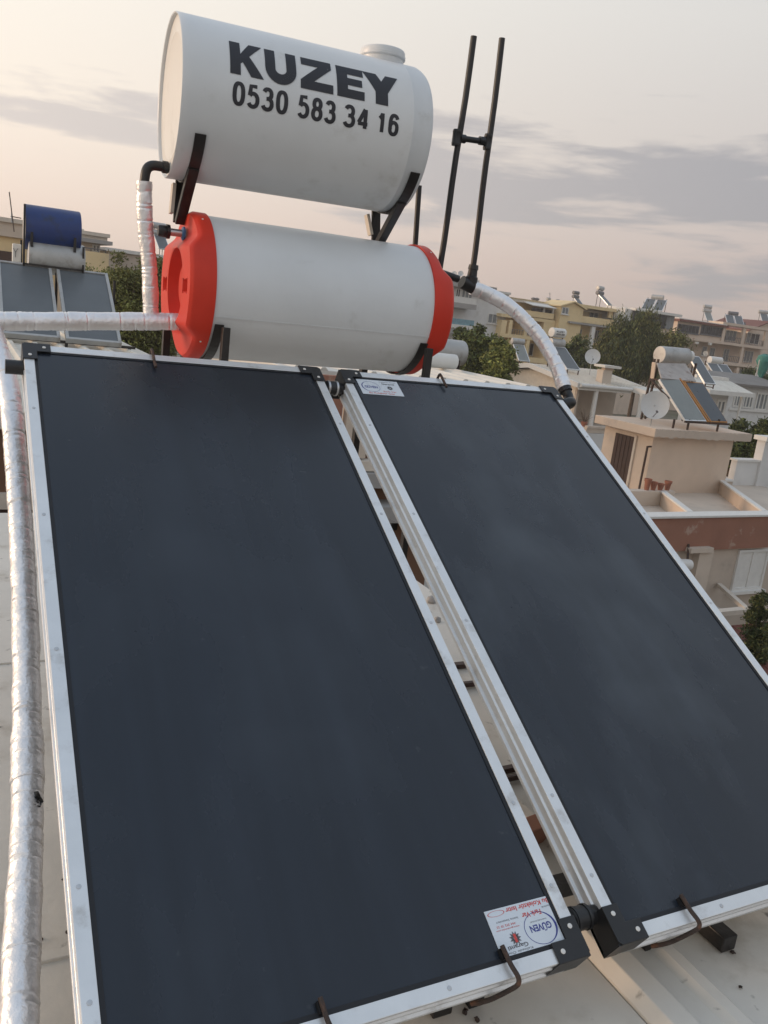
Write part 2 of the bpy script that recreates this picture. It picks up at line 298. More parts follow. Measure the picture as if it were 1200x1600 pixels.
# small rubbish and stains standing on the roof: a dry leaf or clod here and there
for i, (px, py, lb) in enumerate([(99, 1374, 'tiny dark clod between foil pipe and left collector, upper one'), (106, 1456, 'larger dark clod touching the left collector frame beside the foil pipe'), (64, 1468, 'tiny dark clod close to the foil pipe near the lower left corner'), (727, 1580, 'tiny dark clod under the left collector clip'), (745, 1592, 'tiny dark clod at the bottom edge below the clip'), (1053, 1505, 'tiny dark clod on the roof below the right collector clip'), (1145, 1487, 'tiny dark clod beside the black foot at lower right'), (1158, 1542, 'tiny dark clod near the lower right corner of the roof'), (993, 1567, 'tiny dark clod beside the roof rib at the bottom')]):
    x, y, _z = atz(px, py, RZ)
    m = MB(); r = random.uniform(.003, .0065)
    m.lathe((x, y, RZ-.002), (0, 0, 1), [(0, r), (r*.5, r*.9), (r*.9, r*.4), (r, 0)], 7)
    m.v = [(a+random.uniform(-.003, .003), b+random.uniform(-.003, .003), c) for a, b, c in m.v]
    tag(m.build('dirt_clod', rusty, None), lb, 'dirt', 'dirt clods on the roof')

p = atz(834, 1300, RZ+.03); t = thing('loose_brick', 'red brick fragment lying on the roof in the slot between the collectors', 'brick', (p[0], p[1], RZ))
MB().obox((p[0]-.05, p[1]-.03, RZ+.001), (.11, .02, 0), (-.012, .06, 0), (0, 0, .05)).build('block', p_terra, t, bevel=.004)
for px, py, w, lb in ((722, 1043, .03, 'dark batten lying across the roof slot, farther one'), (735, 1072, .02, 'thin dark batten lying across the roof slot, second'), (793, 1208, .022, 'dark batten lying across the roof slot, nearer one'), (798, 1222, .012, 'thin dark lath beside the nearer batten in the slot')):
    p = atz(px, py, RZ); t = thing('batten', lb, 'batten', (p[0], p[1], RZ)); MB().obox((p[0]-.16, p[1]-w/2, RZ+.001), (.34, .004*(px % 5), 0), (0, w, 0), (0, 0, .018)).build('lath', wood_dark, t, bevel=.002)
for px, py, r, lb in ((674, 938, .026, 'grey pebble in the slot between the collectors, farther one'), (684, 968, .018, 'small grey pebble in the slot between the collectors, nearer one'), (830, 1332, .016, 'dark pebble beside the brick fragment in the slot')):
    p = atz(px, py, RZ+.01); t = thing('pebble', lb, 'pebble', (p[0], p[1], RZ)); m = MB().lathe((p[0], p[1], RZ-.002), (0, 0, 1), [(0, r*.8), (r*.5, r), (r*1.1, r*.7), (r*1.4, r*.1)], 10); m.v = [(a+random.uniform(-.003, .003), b+random.uniform(-.003, .003), c) for a, b, c in m.v]; m.build('stone', slab_grey, t, smooth=True)
# ---- neighbour across the light well: brown wall, cream roof
NR = -.80
nh = thing('neighbour_house', 'house behind the left collector with a brown wall and ribbed cream roof', 'building', (1, 9, GZ))
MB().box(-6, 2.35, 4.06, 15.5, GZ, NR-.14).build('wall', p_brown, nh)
MB().box(-6.1, 2.45, 3.98, 15.6, NR-.14, NR).build('roof', roof_cream, nh, bevel=.01)
for i in range(17):
    x = -3.2+i*.33; MB().extrude([(0, 0), (.035, .045), (.085, .045), (.12, 0)], (x, 4.0, NR+.001), (1, 0, 0), (0, 0, 1), (0, 11.5, 0)).build('roof_rib', roof_cream, nh)
MB().box(-6, 2.40, 4.00, 4.06, -1.55, -1.43).build('ledge', trim_cream, nh)
MB().box(-6, 2.38, 4.02, 4.06, -2.6, -1.56).build('dark_panel', wood_dark, nh)  # dark brown panel under the ledge
MB().box(.30, .42, 4.01, 4.055, -1.43, -.94).build('window_frame', trim_cream, nh)
# right half of the well: lower block with a pale ledge and steps
nb = thing('low_annex', 'low brown annex wall seen through the slot between the collectors', 'building', (3, 5, GZ))
MB().box(2.46, 3.9, 4.0, 5.2, GZ, -.92).build('wall', p_brown, nb)
MB().box(2.47, 2.80, 3.92, 3.998, -.86, -.35).build('brick_pier', p_terra, nb)
MB().box(2.84, 3.06, 3.90, 3.998, -1.05, -.62).build('pier', p_cream, nb)
MB().box(2.5, 3.85, 3.86, 3.998, -1.16, -1.07).build('ledge', trim_cream, nb)
MB().box(2.6, 3.85, 3.8, 3.998, -1.30, -1.17).build('step', slab_grey, nb)
MB().box(2.6, 3.85, 3.7, 3.998, -1.60, -1.45).build('step', slab_grey, nb)
MB().box(2.5, 3.8, .5, 3.6, GZ, -4.4).build('yard_floor', p_brown, nb)

# ---- next roof to the right, with a grey tank lying on it
rr_ = thing('flat_roof_house', 'low pale flat roof with the grey horizontal tank on it', 'building', (5, 8, GZ))
MB().box(3.1, 6.42, 6.08, 11.0, GZ, -.62).build('wall', p_white, rr_)
MB().box(3.0, 6.52, 6.0, 11.1, -.62, -.47).build('roof', roof_white, rr_, bevel=.01)
for i in range(11): MB().extrude([(0, 0), (.03, .03), (.07, .03), (.10, 0)], (3.1+i*.31, 6.0, -.469), (1, 0, 0), (0, 0, 1), (0, 5.1, 0)).build('roof_rib', roof_white, rr_)

# ================================================================== THE TWO COLLECTORS
TL = 0.51932; ev = A(0, -math.cos(TL), -math.sin(TL)); en = A(0, -math.sin(TL), math.cos(TL)); eu = A(1, 0, 0)
PW, PG, PL = .9346, .0791, 1.94; FW = .028; TH = .066
def PP(u, v, n=0): return eu*u+ev*v+en*n
def logo_oval(u, v, w, h, n, flip):
    m = MB(); k = 40; s = -1 if flip else 1
    for i in range(k):
        t0, t1 = 2*math.pi*i/k, 2*math.pi*(i+1)/k
        th = lambda t: .035+.085*max(0, -math.cos(t))**2
        q = [(math.cos(t0), math.sin(t0), 1), (math.cos(t1), math.sin(t1), 1), (math.cos(t1), math.sin(t1), 1-th(t1)), (math.cos(t0), math.sin(t0), 1-th(t0))]
        m.add([PP(u+s*(w/2)*x*r, v-s*(h/2)*y*r, n) for x, y, r in q], [(0, 1, 2, 3)])
    return m
def sticker_text(m, s, u0, u1, v0, v1, n, flip, bold=0, shear=0.0):
    # reading box; flip: reads from the upper edge (upside down for us)
    V, Fc = text2d(s, 1, bold); V = fit2d(V, 0, 1, 0, 1)
    if flip: P = [PP(u1-(u1-u0)*x, v0+(v1-v0)*y, n) for x, y in V]
    else: P = [PP(u0+(u1-u0)*x, v1-(v1-v0)*y, n) for x, y in V]
    m.add(P, Fc)
def collector(label, u0, sticker):
    t = thing('solar_collector', label, 'solar collector', PP(u0+PW/2, PL, -TH))
    side = [(0, 0), (FW, 0), (FW, -.010), (.014, -.012), (.014, -TH+.004), (.002, -TH), (-.003, -TH), (-.003, -TH+.010), (.004, -TH+.013), (.004, -.036), (-.001, -.033), (-.001, -.027), (.004, -.024), (.004, -.014), (0, -.011)]
    c = .002
    def rail(nm, o, a, tvec): return MB().extrude(side, o, a, en, tvec).build(nm, alu, t, bevel=.0012)
    rail('frame_rail', PP(u0, c), eu, ev*(PL-2*c)); rail('frame_rail', PP(u0+PW, c), -eu, ev*(PL-2*c))
    rail('frame_rail', PP(u0+FW+.001, 0, -.0005), ev, eu*(PW-2*FW-.002)); rail('frame_rail', PP(u0+FW+.001, PL, -.0005), -ev, eu*(PW-2*FW-.002))
    MB().obox(PP(u0+.016, .016, -TH+.004), eu*(PW-.032), ev*(PL-.032), en*.004).build('back_sheet', galv, t)
    MB().obox(PP(u0+FW-.006, FW-.006, -.012), eu*(PW-2*FW+.012), ev*(PL-2*FW+.012), en*.0075).build('glass_pane', glass_a if sticker == 'low' else glass_b, t)
    gk = MB()
    for (a, b, cc, d) in [(0, .009, 0, PL-2*FW), (PW-2*FW-.009, .009, 0, PL-2*FW), (.0095, PW-2*FW-.019, 0, .009), (.0095, PW-2*FW-.019, PL-2*FW-.009, .009)]:
        gk.obox(PP(u0+FW+a, FW+cc, -.0045), eu*b, ev*d, en*.002)
    gk.build('dark_border', dark_border, t)  # dark strip around the pane, just inside the frame
    cw, cl = .040, .078
    for iu in (0, 1):
        for iv in (0, 1):
            o = PP(u0+iu*PW-(-.003 if iu else .003)*1, iv*PL-(-.003 if iv else .003), 0.004); a = eu*(-1 if iu else 1); b = ev*(-1 if iv else 1)
            poly = [(0, .008), (.008, 0), (cl, 0), (cl, cw), (cw, cw), (cw, cl), (0, cl)]
            k = MB().extrude(poly, o, a, b, -en*.0035).build('corner_cap', black_plastic, t, bevel=.0012)
            m = MB(); m.obox(o-en*.0036, a*cl, b*.0030, -en*(TH-.001)); m.obox(o-en*.0037+b*.0031, a*.0030, b*(cl-.004), -en*(TH-.001)); m.build('skirt', black_plastic, k)
            for (x, y) in ((.060, .020), (.020, .060)): MB().lathe(o+a*x+b*y, en, [(-.001, .0055), (.0012, .005), (.0022, .003)], 10).build('rivet', trim_white, k, smooth=True)
    for v in (.30, .71, 1.11, 1.615, 1.80):
        for u in (.014, PW-.014): MB().lathe(PP(u0+u, v), en, [(-.001, .0052), (.001, .0045), (.0018, .002)], 8).build('screw', steel, t, smooth=True)
    for u in (.30, .62): MB().lathe(PP(u0+u, PL-.014, -.0005), en, [(-.001, .0052), (.001, .0045), (.0018, .002)], 8).build('screw', steel, t, smooth=True)
    if sticker == 'low':
        a, b, c0, d = .748, .906, 1.816, 1.905; n = -.0040
        s = MB().obox(PP(a, c0, n), eu*(b-a), ev*(d-c0), en*.0012).build('sticker', sticker_white, t); n = -.0025
        m = logo_oval(.857, 1.870, .076, .062, n, True); sticker_text(m, 'GÜVEN', .832, .883, 1.862, 1.878, n, True, .028); m.build('sticker_print', ink_blue, s)['kind'] = 'stuff'
        m = MB(); sticker_text(m, 'Bu Kolektör Isıtır', .795, .900, 1.8195, 1.829, n, True, .02); sticker_text(m, 'Fark Var', .826, .872, 1.836, 1.846, n, True, .02)
        sticker_text(m, '444 392 39 33', .762, .806, 1.8475, 1.852, n, True); sticker_text(m, 'www.guvensolar.com', .758, .812, 1.854, 1.858, n, True)
        k = 24
        for i in range(k):
            t0, t1 = 2*math.pi*i/k, 2*math.pi*(i+1)/k
            m.add([PP(.772+.020*r*math.cos(tt), 1.8245+.0055*r*math.sin(tt), n) for tt, r in ((t0, 1), (t1, 1), (t1, .9), (t0, .9))], [(0, 1, 2, 3)])
        m.add([PP(.789, 1.868, n+.0008), PP(.795, 1.868, n+.0008), PP(.795, 1.884, n+.0008), PP(.789, 1.884, n+.0008)], [(0, 1, 2, 3)])
        m.build('sticker_print', ink_red, s)['kind'] = 'stuff'
        m = MB(); sticker_text(m, 'Garanti', .768, .815, 1.887, 1.895, n, True, .02); sticker_text(m, 'Kalitede Öncü', .758, .822, 1.8975, 1.9025, n, True); sticker_text(m, 'Sistemlerde', .878, .900, 1.833, 1.8365, n, True)
        sticker_text(m, 'Isıtma Sistemleri', .765, .816, 1.8395, 1.8435, n, True); sticker_text(m, 'GÜNEŞ ENERJİ SİSTEMLERİ', .838, .878, 1.8545, 1.858, n, True)
        for i in range(11):
            w = 2*math.pi*i/11; c_ = A(.792, 1.876); d1 = A(math.cos(w), math.sin(w)); d2 = A(-d1[1], d1[0])
            m.add([PP(*(c_+d1*.004+d2*.0035), n+.0004), PP(*(c_+d1*.0135), n+.0004), PP(*(c_+d1*.004-d2*.0035), n+.0004)], [(0, 1, 2)])
        m.build('sticker_print', ink_grey, s)['kind'] = 'stuff'
    if sticker == 'high':
        a, b, c0, d = 1.064, 1.224, .040, .124; n = -.0040
        s = MB().obox(PP(a, c0, n), eu*(b-a), ev*(d-c0), en*.0012).build('sticker', sticker_white, t); n = -.0025
        m = logo_oval(1.108, .080, .070, .058, n, False); sticker_text(m, 'GÜVEN', 1.084, 1.134, .072, .088, n, False, .028); m.build('sticker_print', ink_blue, s)['kind'] = 'stuff'
        m = MB(); sticker_text(m, 'Kalitede Öncü', 1.150, 1.214, .046, .051, n, False); sticker_text(m, 'Garanti', 1.156, 1.206, .055, .064, n, False, .02)
        for i in range(11):
            w = 2*math.pi*i/11; c_ = A(1.182, .082); d1 = A(math.cos(w), math.sin(w)); d2 = A(-d1[1], d1[0])
            m.add([PP(*(c_+d1*.003+d2*.0035), n+.0004), PP(*(c_+d1*.012), n+.0004), PP(*(c_+d1*.003-d2*.0035), n+.0004)], [(0, 1, 2)])
        m.build('sticker_print', ink_grey, s)['kind'] = 'stuff'
        m = MB(); sticker_text(m, 'Fark Var', 1.150, 1.200, .100, .107, n, False, .01); sticker_text(m, 'Bu Kolektör Isıtır', 1.090, 1.190, .111, .119, n, False, .01); m.build('sticker_print', ink_red, s)['kind'] = 'stuff'
    return t
ca = collector('large dark flat solar collector on the left, white sticker at its lower right corner', 0, 'low')
cb = collector('large dark flat solar collector on the right, white sticker at its upper left corner', PW+PG, 'high')
# outlet stubs
for u, t in ((-.001, ca),):
    MB().tube([PP(u+.004, .075, -.032), PP(-.048, .075, -.032)], .021, 14).build('outlet_stub', black_plastic, t, smooth=True)
MB().tube([PP(2*PW+PG-.004, .06, -.032), PP(2*PW+PG+.05, .06, -.032)], .019, 14).build('outlet_stub', black_plastic, cb, smooth=True)
# hose couplings between the collectors
for v, lb in ((.062, 'black rubber coupling joining the collectors at their upper ends'), (PL-.075, 'black rubber coupling joining the collectors at their lower ends')):
    t = thing('hose_coupling', lb, 'pipe coupling', PP(PW+PG/2, v, -.07), 'couplings between the collectors')
    a, b = PP(PW-.003, v, -.034), PP(PW+PG+.003, v, -.034)
    MB().tube([a+(b-a)*k for k in (0, .2, .25, .75, .8, 1)], [.019, .019, .024, .024, .019, .019], 16).build('hose', black_plastic, t, smooth=True)
    for k in (.33, .68): MB().tube([a+(b-a)*(k-.04), a+(b-a)*(k+.04)], .0262, 16).build('hose_clamp', steel if v < 1 else black_plastic, t, smooth=True)  # lower clamps coloured black to match the shade in that corner gap
# bent iron holding clips
def clip(u, low, label, du=0.0, long=.05):
    t = thing('holding_clip', label, 'clip', PP(u, PL if low else 0, -TH))
    if low: pts = [PP(u, PL-.055, .010), PP(u+.002, PL-.02, .011), PP(u+.006, PL+.004, .012), PP(u+.004, PL+.014, .004), PP(u-.004, PL+.014, -.02), PP(u-.02, PL+.012, -.055), PP(u-.032, PL+.008, -.078), PP(u-.042, PL-.0, -.105)]
    else: pts = [PP(u, long, .006), PP(u, .02, .010), PP(u, -.004, .012), PP(u, -.014, .004), PP(u, -.014, -.05), PP(u, -.012, -.10)]
    pts = resample(spline(pts, 8), .004); m = MB(); k = len(pts)
    for i in range(k-1):
        pass
    m.tube(pts, .0048, 8)
    m.build('rod', rusty, t, smooth=True)
    if low: MB().obox(PP(u-.006, PL-.052, -.004), eu*.012, ev*.02, en*.010).build('pad', black_plastic, t)
clip(.377, True, 'bent rusty clip on the left collector at the bottom of the picture')
clip(.750, True, 'bent rusty clip gripping the lower edge of the left collector over its sticker')
clip(1.215, True, 'bent rusty clip gripping the lower edge of the right collector')
clip(.372, False, 'small dark clip on the upper edge of the left collector', long=.075)
clip(1.42, False, 'small dark clip on the upper edge of the right collector', long=.06)

# ================================================================== STAND
st = thing('tank_stand', 'black steel stand carrying both tanks and the collectors', 'stand', (1.0, .3, RZ))
def post(p, q, w=.035): MB().bar(p, q, w, w, (0, 1, 0) if abs(q[2]-p[2]) > .5 else (0, 0, 1)).build('post', black_paint, st, bevel=.002)
for x in (.645, 1.443):
    post((x, .150, RZ), (x, .150, .10), .026); post((x, .715, RZ), (x, .715, .50), .03)
    MB().bar((x-.04, .18, -.62), (x-.04, .70, -.62), .03, .03).build('cross_bar', black_paint, st)
post((.565, .70, RZ), (.565, .70, .12), .028)
MB().bar((.5, .145, -.10), (1.6, .145, -.10), .03, .03).build('cross_bar', black_paint, st)
for u in (.18, .78, 1.20, 1.78):
    MB().bar(PP(u, .10, -TH-.020), PP(u, PL-.06, -TH-.020), .034, .034, (1, 0, 0)).build('rafter', black_paint, st)
for u in (.18, .78, 1.26, 1.78):
    a = PP(u, PL-.10, -TH-.04); MB().bar(a, (a[0], a[1], RZ), .034, .034, (0, 1, 0)).build('leg', black_paint, st)
MB().bar(PP(.03, PL-.17, -TH-.055), PP(1.92, PL-.17, -TH-.055), .035, .035).build('cross_bar', black_paint, st)
MB().bar((1.445, -1.50, RZ+.02), (1.445, -1.625, RZ+.02), .045, .04).build('foot', black_paint, st, bevel=.003)
MB().bar((.70, -1.46, RZ+.02), (.70, -1.56, RZ+.02), .045, .04).build('foot', black_paint, st, bevel=.003)

# ================================================================== TANKS
class Cyl:
    def __init__(s, c0, yaw, tilt, Rr):
        s.c0 = A(*c0); s.R = Rr; s.ax = A(math.cos(yaw)*math.cos(tilt), math.sin(yaw)*math.cos(tilt), math.sin(tilt)); s.b = A(-math.sin(yaw), math.cos(yaw), 0); s.w = np.cross(s.ax, s.b)
    def p(s, d, th, r=None): r = s.R if r is None else r; return s.c0+s.ax*d+r*(-math.cos(th)*s.b+math.sin(th)*s.w)
U_ = Cyl((.470, .42, .832), -.058, .015, .2575); UL = .879
L_ = Cyl((.599, .42, .222), -.016, .012, .250); LL = .865
# ---- upper cold tank
ut = thing('cold_water_tank', 'white horizontal tank with black lettering, uppermost on the stand', 'water tank', U_.c0+U_.ax*UL/2-A(0, 0, .2575))
MB().lathe(U_.c0, U_.ax, [(.012, .20), (.012, .2515), (.001, .2525), (-.001, .2555), (.002, .2575), (.03, .2572), (.79, .2575), (.7925, .2590), (.7975, .2590), (.80, .2572), (.852, .2572), (.867, .2522), (.876, .247), (.879, .238), (.880, .20)], 96).build('body', tank_white, ut, smooth=True)
MB().lathe(U_.c0, U_.ax, [(.0115, .05), (.0112, .196), (.0098, .199), (.0115, .203), (.0115, .2512), (.016, .2512)], 72).build('end_plate', end_paint, ut, smooth=True)
# neck with lid
nk = U_.p(.757, R(90), .215); up = U_.w
nb_ = MB().lathe(nk, up, [(0, .078), (.050, .078), (.052, .081)], 48).build('neck', tank_white, ut, smooth=True)
MB().lathe(nk+up*.052, up, [(0, .082), (.003, .0845), (.012, .0845), (.0135, .082), (.024, .082), (.029, .079), (.031, .070), (.032, .03)], 48).build('lid', tank_white, nb_, smooth=True)
# lettering, wrapped on the shell
def wrap(V, Fc, cyl, off=.0012):
    bm = bmesh.new(); vs = [bm.verts.new((x, y, 0)) for x, y in V]
    for f in Fc:
        try: bm.faces.new([vs[i] for i in f])
        except ValueError: pass
    ys = V[:, 1]; y = ys.min()+.006
    while y < ys.max():
        bmesh.ops.bisect_plane(bm, geom=bm.verts[:]+bm.edges[:]+bm.faces[:], plane_co=(0, y, 0), plane_no=(0, 1, 0)); y += .008
    bm.verts.index_update(); P = [cyl.p(v.co.x, v.co.y/cyl.R, cyl.R+off) for v in bm.verts]; F2 = [tuple(v.index for v in f.verts) for f in bm.faces]; bm.free()
    return P, F2
def arc(cx, cy_, rx, ry, a0, a1, n): return [(cx+rx*math.cos(R(a0+(a1-a0)*i/n)), cy_+ry*math.sin(R(a0+(a1-a0)*i/n))) for i in range(n+1)]
LET = {'K': [[(0, 0), (.34, 0), (.34, 1), (0, 1)], [(.34, .32), (.34, .62), (.64, 1), (1.06, 1), (.58, .54)], [(.38, .42), (.60, .62), (1.10, 0), (.68, 0)]],
       'Z': [[(.04, .74), (1.0, .74), (1.0, 1), (.04, 1)], [(0, .25), (.42, .25), (1.0, .75), (.58, .75)], [(0, .0), (1.04, .0), (1.04, .26), (0, .26)]],
       'E': [[(0, 0), (.40, 0), (.40, 1), (0, 1)], [(.40, 0), (1.02, 0), (1.02, .26), (.40, .26)], [(.40, .385), (.94, .385), (.94, .615), (.40, .615)], [(.40, .74), (1.0, .74), (1.0, 1), (.40, 1)]],
       'Y': [[(0, 1), (.40, 1), (.60, .62), (.34, .38)], [(1.04, 1), (.68, 1), (.46, .62), (.70, .38)], [(.34, 0), (.70, 0), (.70, .45), (.34, .45)], [(.34, .38), (.70, .38), (.60, .66), (.46, .66)]]}
def ubars():
    o = [[(0, .40), (.33, .40), (.33, 1), (0, 1)], [(.69, .40), (1.02, .40), (1.02, 1), (.69, 1)]]
    a = arc(.51, .40, .51, .43, 180, 360, 14); b = arc(.51, .40, .18, .14, 180, 360, 14)
    for i in range(14): o.append([a[i], a[i+1], b[i+1], b[i]])
    return o
LET['U'] = ubars()
tv0, tv1 = R(12.6)*.2575, R(38.2)*.2575
for ch, s0, s1 in (('K', .148, .252), ('U', .263, .370), ('Z', .382, .496), ('E', .510, .611), ('Y', .606, .740)):
    m = MB()
    for poly in LET[ch]:
        V = np.array([(s0+(s1-s0)*x/1.04, tv0+(tv1-tv0)*y) for x, y in poly]); P, F2 = wrap(V, [tuple(range(len(poly)))], U_, .0012+.00005*LET[ch].index(poly)); m.add(P, F2)
    m.build('letter', paint_black, ut)
dv0, dv1 = R(-8.1)*.2575, R(8.0)*.2575
def sup(cx_, cy_, rx, ry, a0, a1, n, e=2.5):
    o = []
    for i in range(n+1):
        t = R(a0+(a1-a0)*i/n); c, d = math.cos(t), math.sin(t); o.append((cx_+rx*math.copysign(abs(c)**(2/e), c), cy_+ry*math.copysign(abs(d)**(2/e), d)))
    return o
DIG = {'0': [sup(.5, .5, .5, .5, 0, 360, 28)], '5': [[(.90, 1.0), (.18, 1.0), (.06, .52)], [(.06, .52)]+sup(.46, .32, .54, .32, 120, -150, 18, 2.2)],
       '3': [sup(.46, .76, .44, .24, 160, -82, 14, 2.2), sup(.46, .27, .54, .27, 82, -160, 16, 2.2), [(.32, .525), (.56, .525)]],
       '8': [sup(.5, .765, .42, .235, 0, 360, 22, 2.2), sup(.5, .27, .5, .27, 0, 360, 24, 2.2)], '4': [[(.78, 0), (.78, 1.0)], [(.70, 1.0), (-.04, .27)], [(-.10, .24), (1.08, .24)]],
       '1': [[(.62, 0), (.62, 1.0)], [(.60, .96), (.42, .80), (.20, .70)]], '6': [sup(.5, .31, .5, .31, 0, 360, 24, 2.3), sup(.54, .5, .54, .5, 205, 35, 18, 2.4)]}
for grp, s0, s1 in (('0530', .154, .345), ('583', .372, .512), ('34', .533, .632), ('16', .652, .744)):
    n = len(grp); w = (s1-s0)/n
    for i, ch in enumerate(grp):
        cx_, hw, hh_ = s0+(i+.5)*w, w*.43, (dv1-dv0); sw = .0134
        paths = DIG[ch]; m = MB()
        for kk, pth in enumerate(paths):
            Q = np.array([(cx_+(x*2-1)*(hw-sw/2), dv0+sw/2*.9+y*(hh_-sw*.9)) for x, y in pth]); n_ = len(Q); closed = np.allclose(Q[0], Q[-1]); L_l, R_l = [], []
            for a_i in range(n_):
                pa = Q[a_i-1] if a_i else (Q[-2] if closed else Q[0]); pb = Q[a_i+1] if a_i < n_-1 else (Q[1] if closed else Q[-1]); tt = pb-pa; tt = tt/np.linalg.norm(tt); nn = A(-tt[1], tt[0]); sc_ = sw/2*(.88+.12*abs(tt[1]))
                L_l.append(Q[a_i]+nn*sc_); R_l.append(Q[a_i]-nn*sc_)
            for a_i in range(n_-1):
                P, F2 = wrap(np.array([L_l[a_i], L_l[a_i+1], R_l[a_i+1], R_l[a_i]]), [(0, 1, 2, 3)], U_, .0012+.00006*kk); m.add(P, F2)
        m.build('digit', paint_black, ut)
# cradle straps of the upper tank
for s in (.070, .838):
    cr_ = MB(); n = 26; a0, a1 = R(-31), R(-150); wd = .018
    for i in range(n):
        t0, t1 = a0+(a1-a0)*i/n, a0+(a1-a0)*(i+1)/n
        q = [U_.p(s-wd, t0, .2592), U_.p(s+wd, t0, .2592), U_.p(s+wd, t1, .2592), U_.p(s-wd, t1, .2592), U_.p(s-wd, t0, .2635), U_.p(s+wd, t0, .2635), U_.p(s+wd, t1, .2635), U_.p(s-wd, t1, .2635)]
        cr_.add(q, [(0, 3, 2, 1), (4, 5, 6, 7), (0, 1, 5, 4), (1, 2, 6, 5), (2, 3, 7, 6), (3, 0, 4, 7)])
    cr_.build('cradle_strap', black_paint, st)
    a = U_.p(s, R(-62), .266); b = U_.p(s, R(-118), .266); foot = aty(281, 348, .47) if s < .5 else aty(592, 381, .47)
    MB().bar(a+A(0, .0, .01), foot, .036, .022, (0, 1, 0)).build('cradle_arm', black_paint, st, bevel=.002)
    MB().bar(b, foot+A(0, .03, 0), .036, .012, (0, 1, 0)).build('cradle_arm', black_paint, st, bevel=.002)
    e = U_.p(s-.02, R(-90), .262); MB().bar((e[0]-.002, .515, e[2]), (foot[0]-.026, .50, foot[2]+.03), .012, .03, (0, 1, 0)).build('pale_side_piece', trim_cream, st)  # pale piece along the left side of the cradle arm

# ---- lower hot tank with red caps
lt = thing('hot_water_tank', 'white insulated tank with red end caps under the lettered tank', 'water tank', L_.c0+L_.ax*LL/2-A(0, 0, .25))
MB().lathe(L_.c0, L_.ax, [(.0, .24), (.0, .25), (.20, .2502), (.44, .2515), (.66, .2502), (LL, .25), (LL, .24)], 96).build('body', tank_sheet, lt, smooth=True)
def seam(th):
    m = MB()
    for i in range(24):
        d0, d1 = LL*i/24+.002, LL*(i+1)/24-.0; th0 = th
        q = [L_.p(d0, th0, .2512), L_.p(d1, th0, .2522 if 8 < i < 15 else .2512), L_.p(d1, th0+.022, .2512), L_.p(d0, th0+.022, .2512), L_.p(d0, th0, .2522), L_.p(d1, th0, .2522), L_.p(d1, th0+.022, .2525), L_.p(d0, th0+.022, .2525)]
        m.add(q, [(0, 3, 2, 1), (4, 5, 6, 7), (0, 1, 5, 4), (1, 2, 6, 5), (2, 3, 7, 6), (3, 0, 4, 7)])
    return m
seam(R(-22)).build('seam', tank_sheet, lt, smooth=True)
def sm(a, b, x): t = min(1, max(0, (x-a)/(b-a))); return t*t*(3-2*t)
def cap(end, sgn, label):
    o = L_.c0+L_.ax*(0 if sgn < 0 else LL); axd = L_.ax*sgn; Rc = .257; nr, na = 44, 144
    def h(r, t):
        y, z = r*math.cos(t), r*math.sin(t)
        v = .042+.034*(1-sm(.125, .175, abs(z)))                     # thick middle band, thin lobes above and below
        rec = 1-sm(.118, .130, r); v -= .044*rec
        v += .014*(1-sm(.070, .078, r))                               # inner boss
        if abs(z-.0) < .020 and .135 < r < .205: v -= .020            # notches
        v -= .016*sm(Rc-.016, Rc, r)**2
        return v
    m = MB(); vs = []; fs = []
    rs = [Rc*(i/nr) for i in range(nr+1)]
    rs = [max(r, 1e-4) for r in rs]
    for r in rs:
        for j in range(na):
            t = 2*math.pi*j/na; y, z = r*math.cos(t), r*math.sin(t); vs.append(o+axd*h(r, t)+L_.b*y+L_.w*z)
    for i in range(nr):
        for j in range(na):
            j2 = (j+1) % na; fs.append((i*na+j, i*na+j2, (i+1)*na+j2, (i+1)*na+j))
    k = len(vs)
    for d, r in ((-.012, Rc), (-.0125, .2506)):
        for j in range(na):
            t = 2*math.pi*j/na; vs.append(o+axd*d+L_.b*r*math.cos(t)+L_.w*r*math.sin(t))
    for a, b in ((nr*na, k), (k, k+na)):
        for j in range(na): j2 = (j+1) % na; fs.append((a+j, a+j2, b+j2, b+j))
    m.add(vs, fs); c = m.build('end_cap', red_plastic, lt, smooth=True); c['label'] = label
    for t in (62, 140, 215, -45):
        d = math.cos(R(t))*-L_.b+math.sin(R(t))*L_.w; MB().lathe(o+axd*.015+d*Rc, d, [(-.001, .004), (.0015, .0035), (.0025, .001)], 8).build('rivet', trim_white, c, smooth=True)
    return c
capL = cap('l', -1, 'red moulded cap with a thick middle band and round hollow'); capR = cap('r', 1, 'red moulded cap on the far end')
# spigots on the left cap
sp0 = L_.c0-L_.ax*.055+L_.w*.178-L_.b*.0
sgt = MB().tube([sp0, sp0-L_.ax*.060], .0130, 16).build('spigot', steel, lt, smooth=True)
MB().lathe(sp0+L_.ax*.006, -L_.ax, [(0, .024), (.006, .024), (.010, .017)], 20).build('washer', blue_rubber, sgt, smooth=True)
MB().lathe(sp0-L_.ax*.046, -L_.ax, [(0, .024), (.012, .025), (.013, .020), (.020, .0205), (.036, .0195), (.040, .016)], 18).build('plug', black_plastic, sgt, smooth=True)
lo0 = L_.c0-L_.ax*.045-L_.w*.128-L_.b*.005
MB().lathe(lo0, -L_.ax, [(0, .030), (.010, .030), (.016, .022)], 20).build('washer', blue_rubber, lt, smooth=True)
sr = L_.c0+L_.ax*(LL+.05)+L_.w*.178; MB().tube([sr, sr+L_.ax*.17+A(0, 0, -.03)], .015, 14).build('spigot', black_plastic, lt, smooth=True)
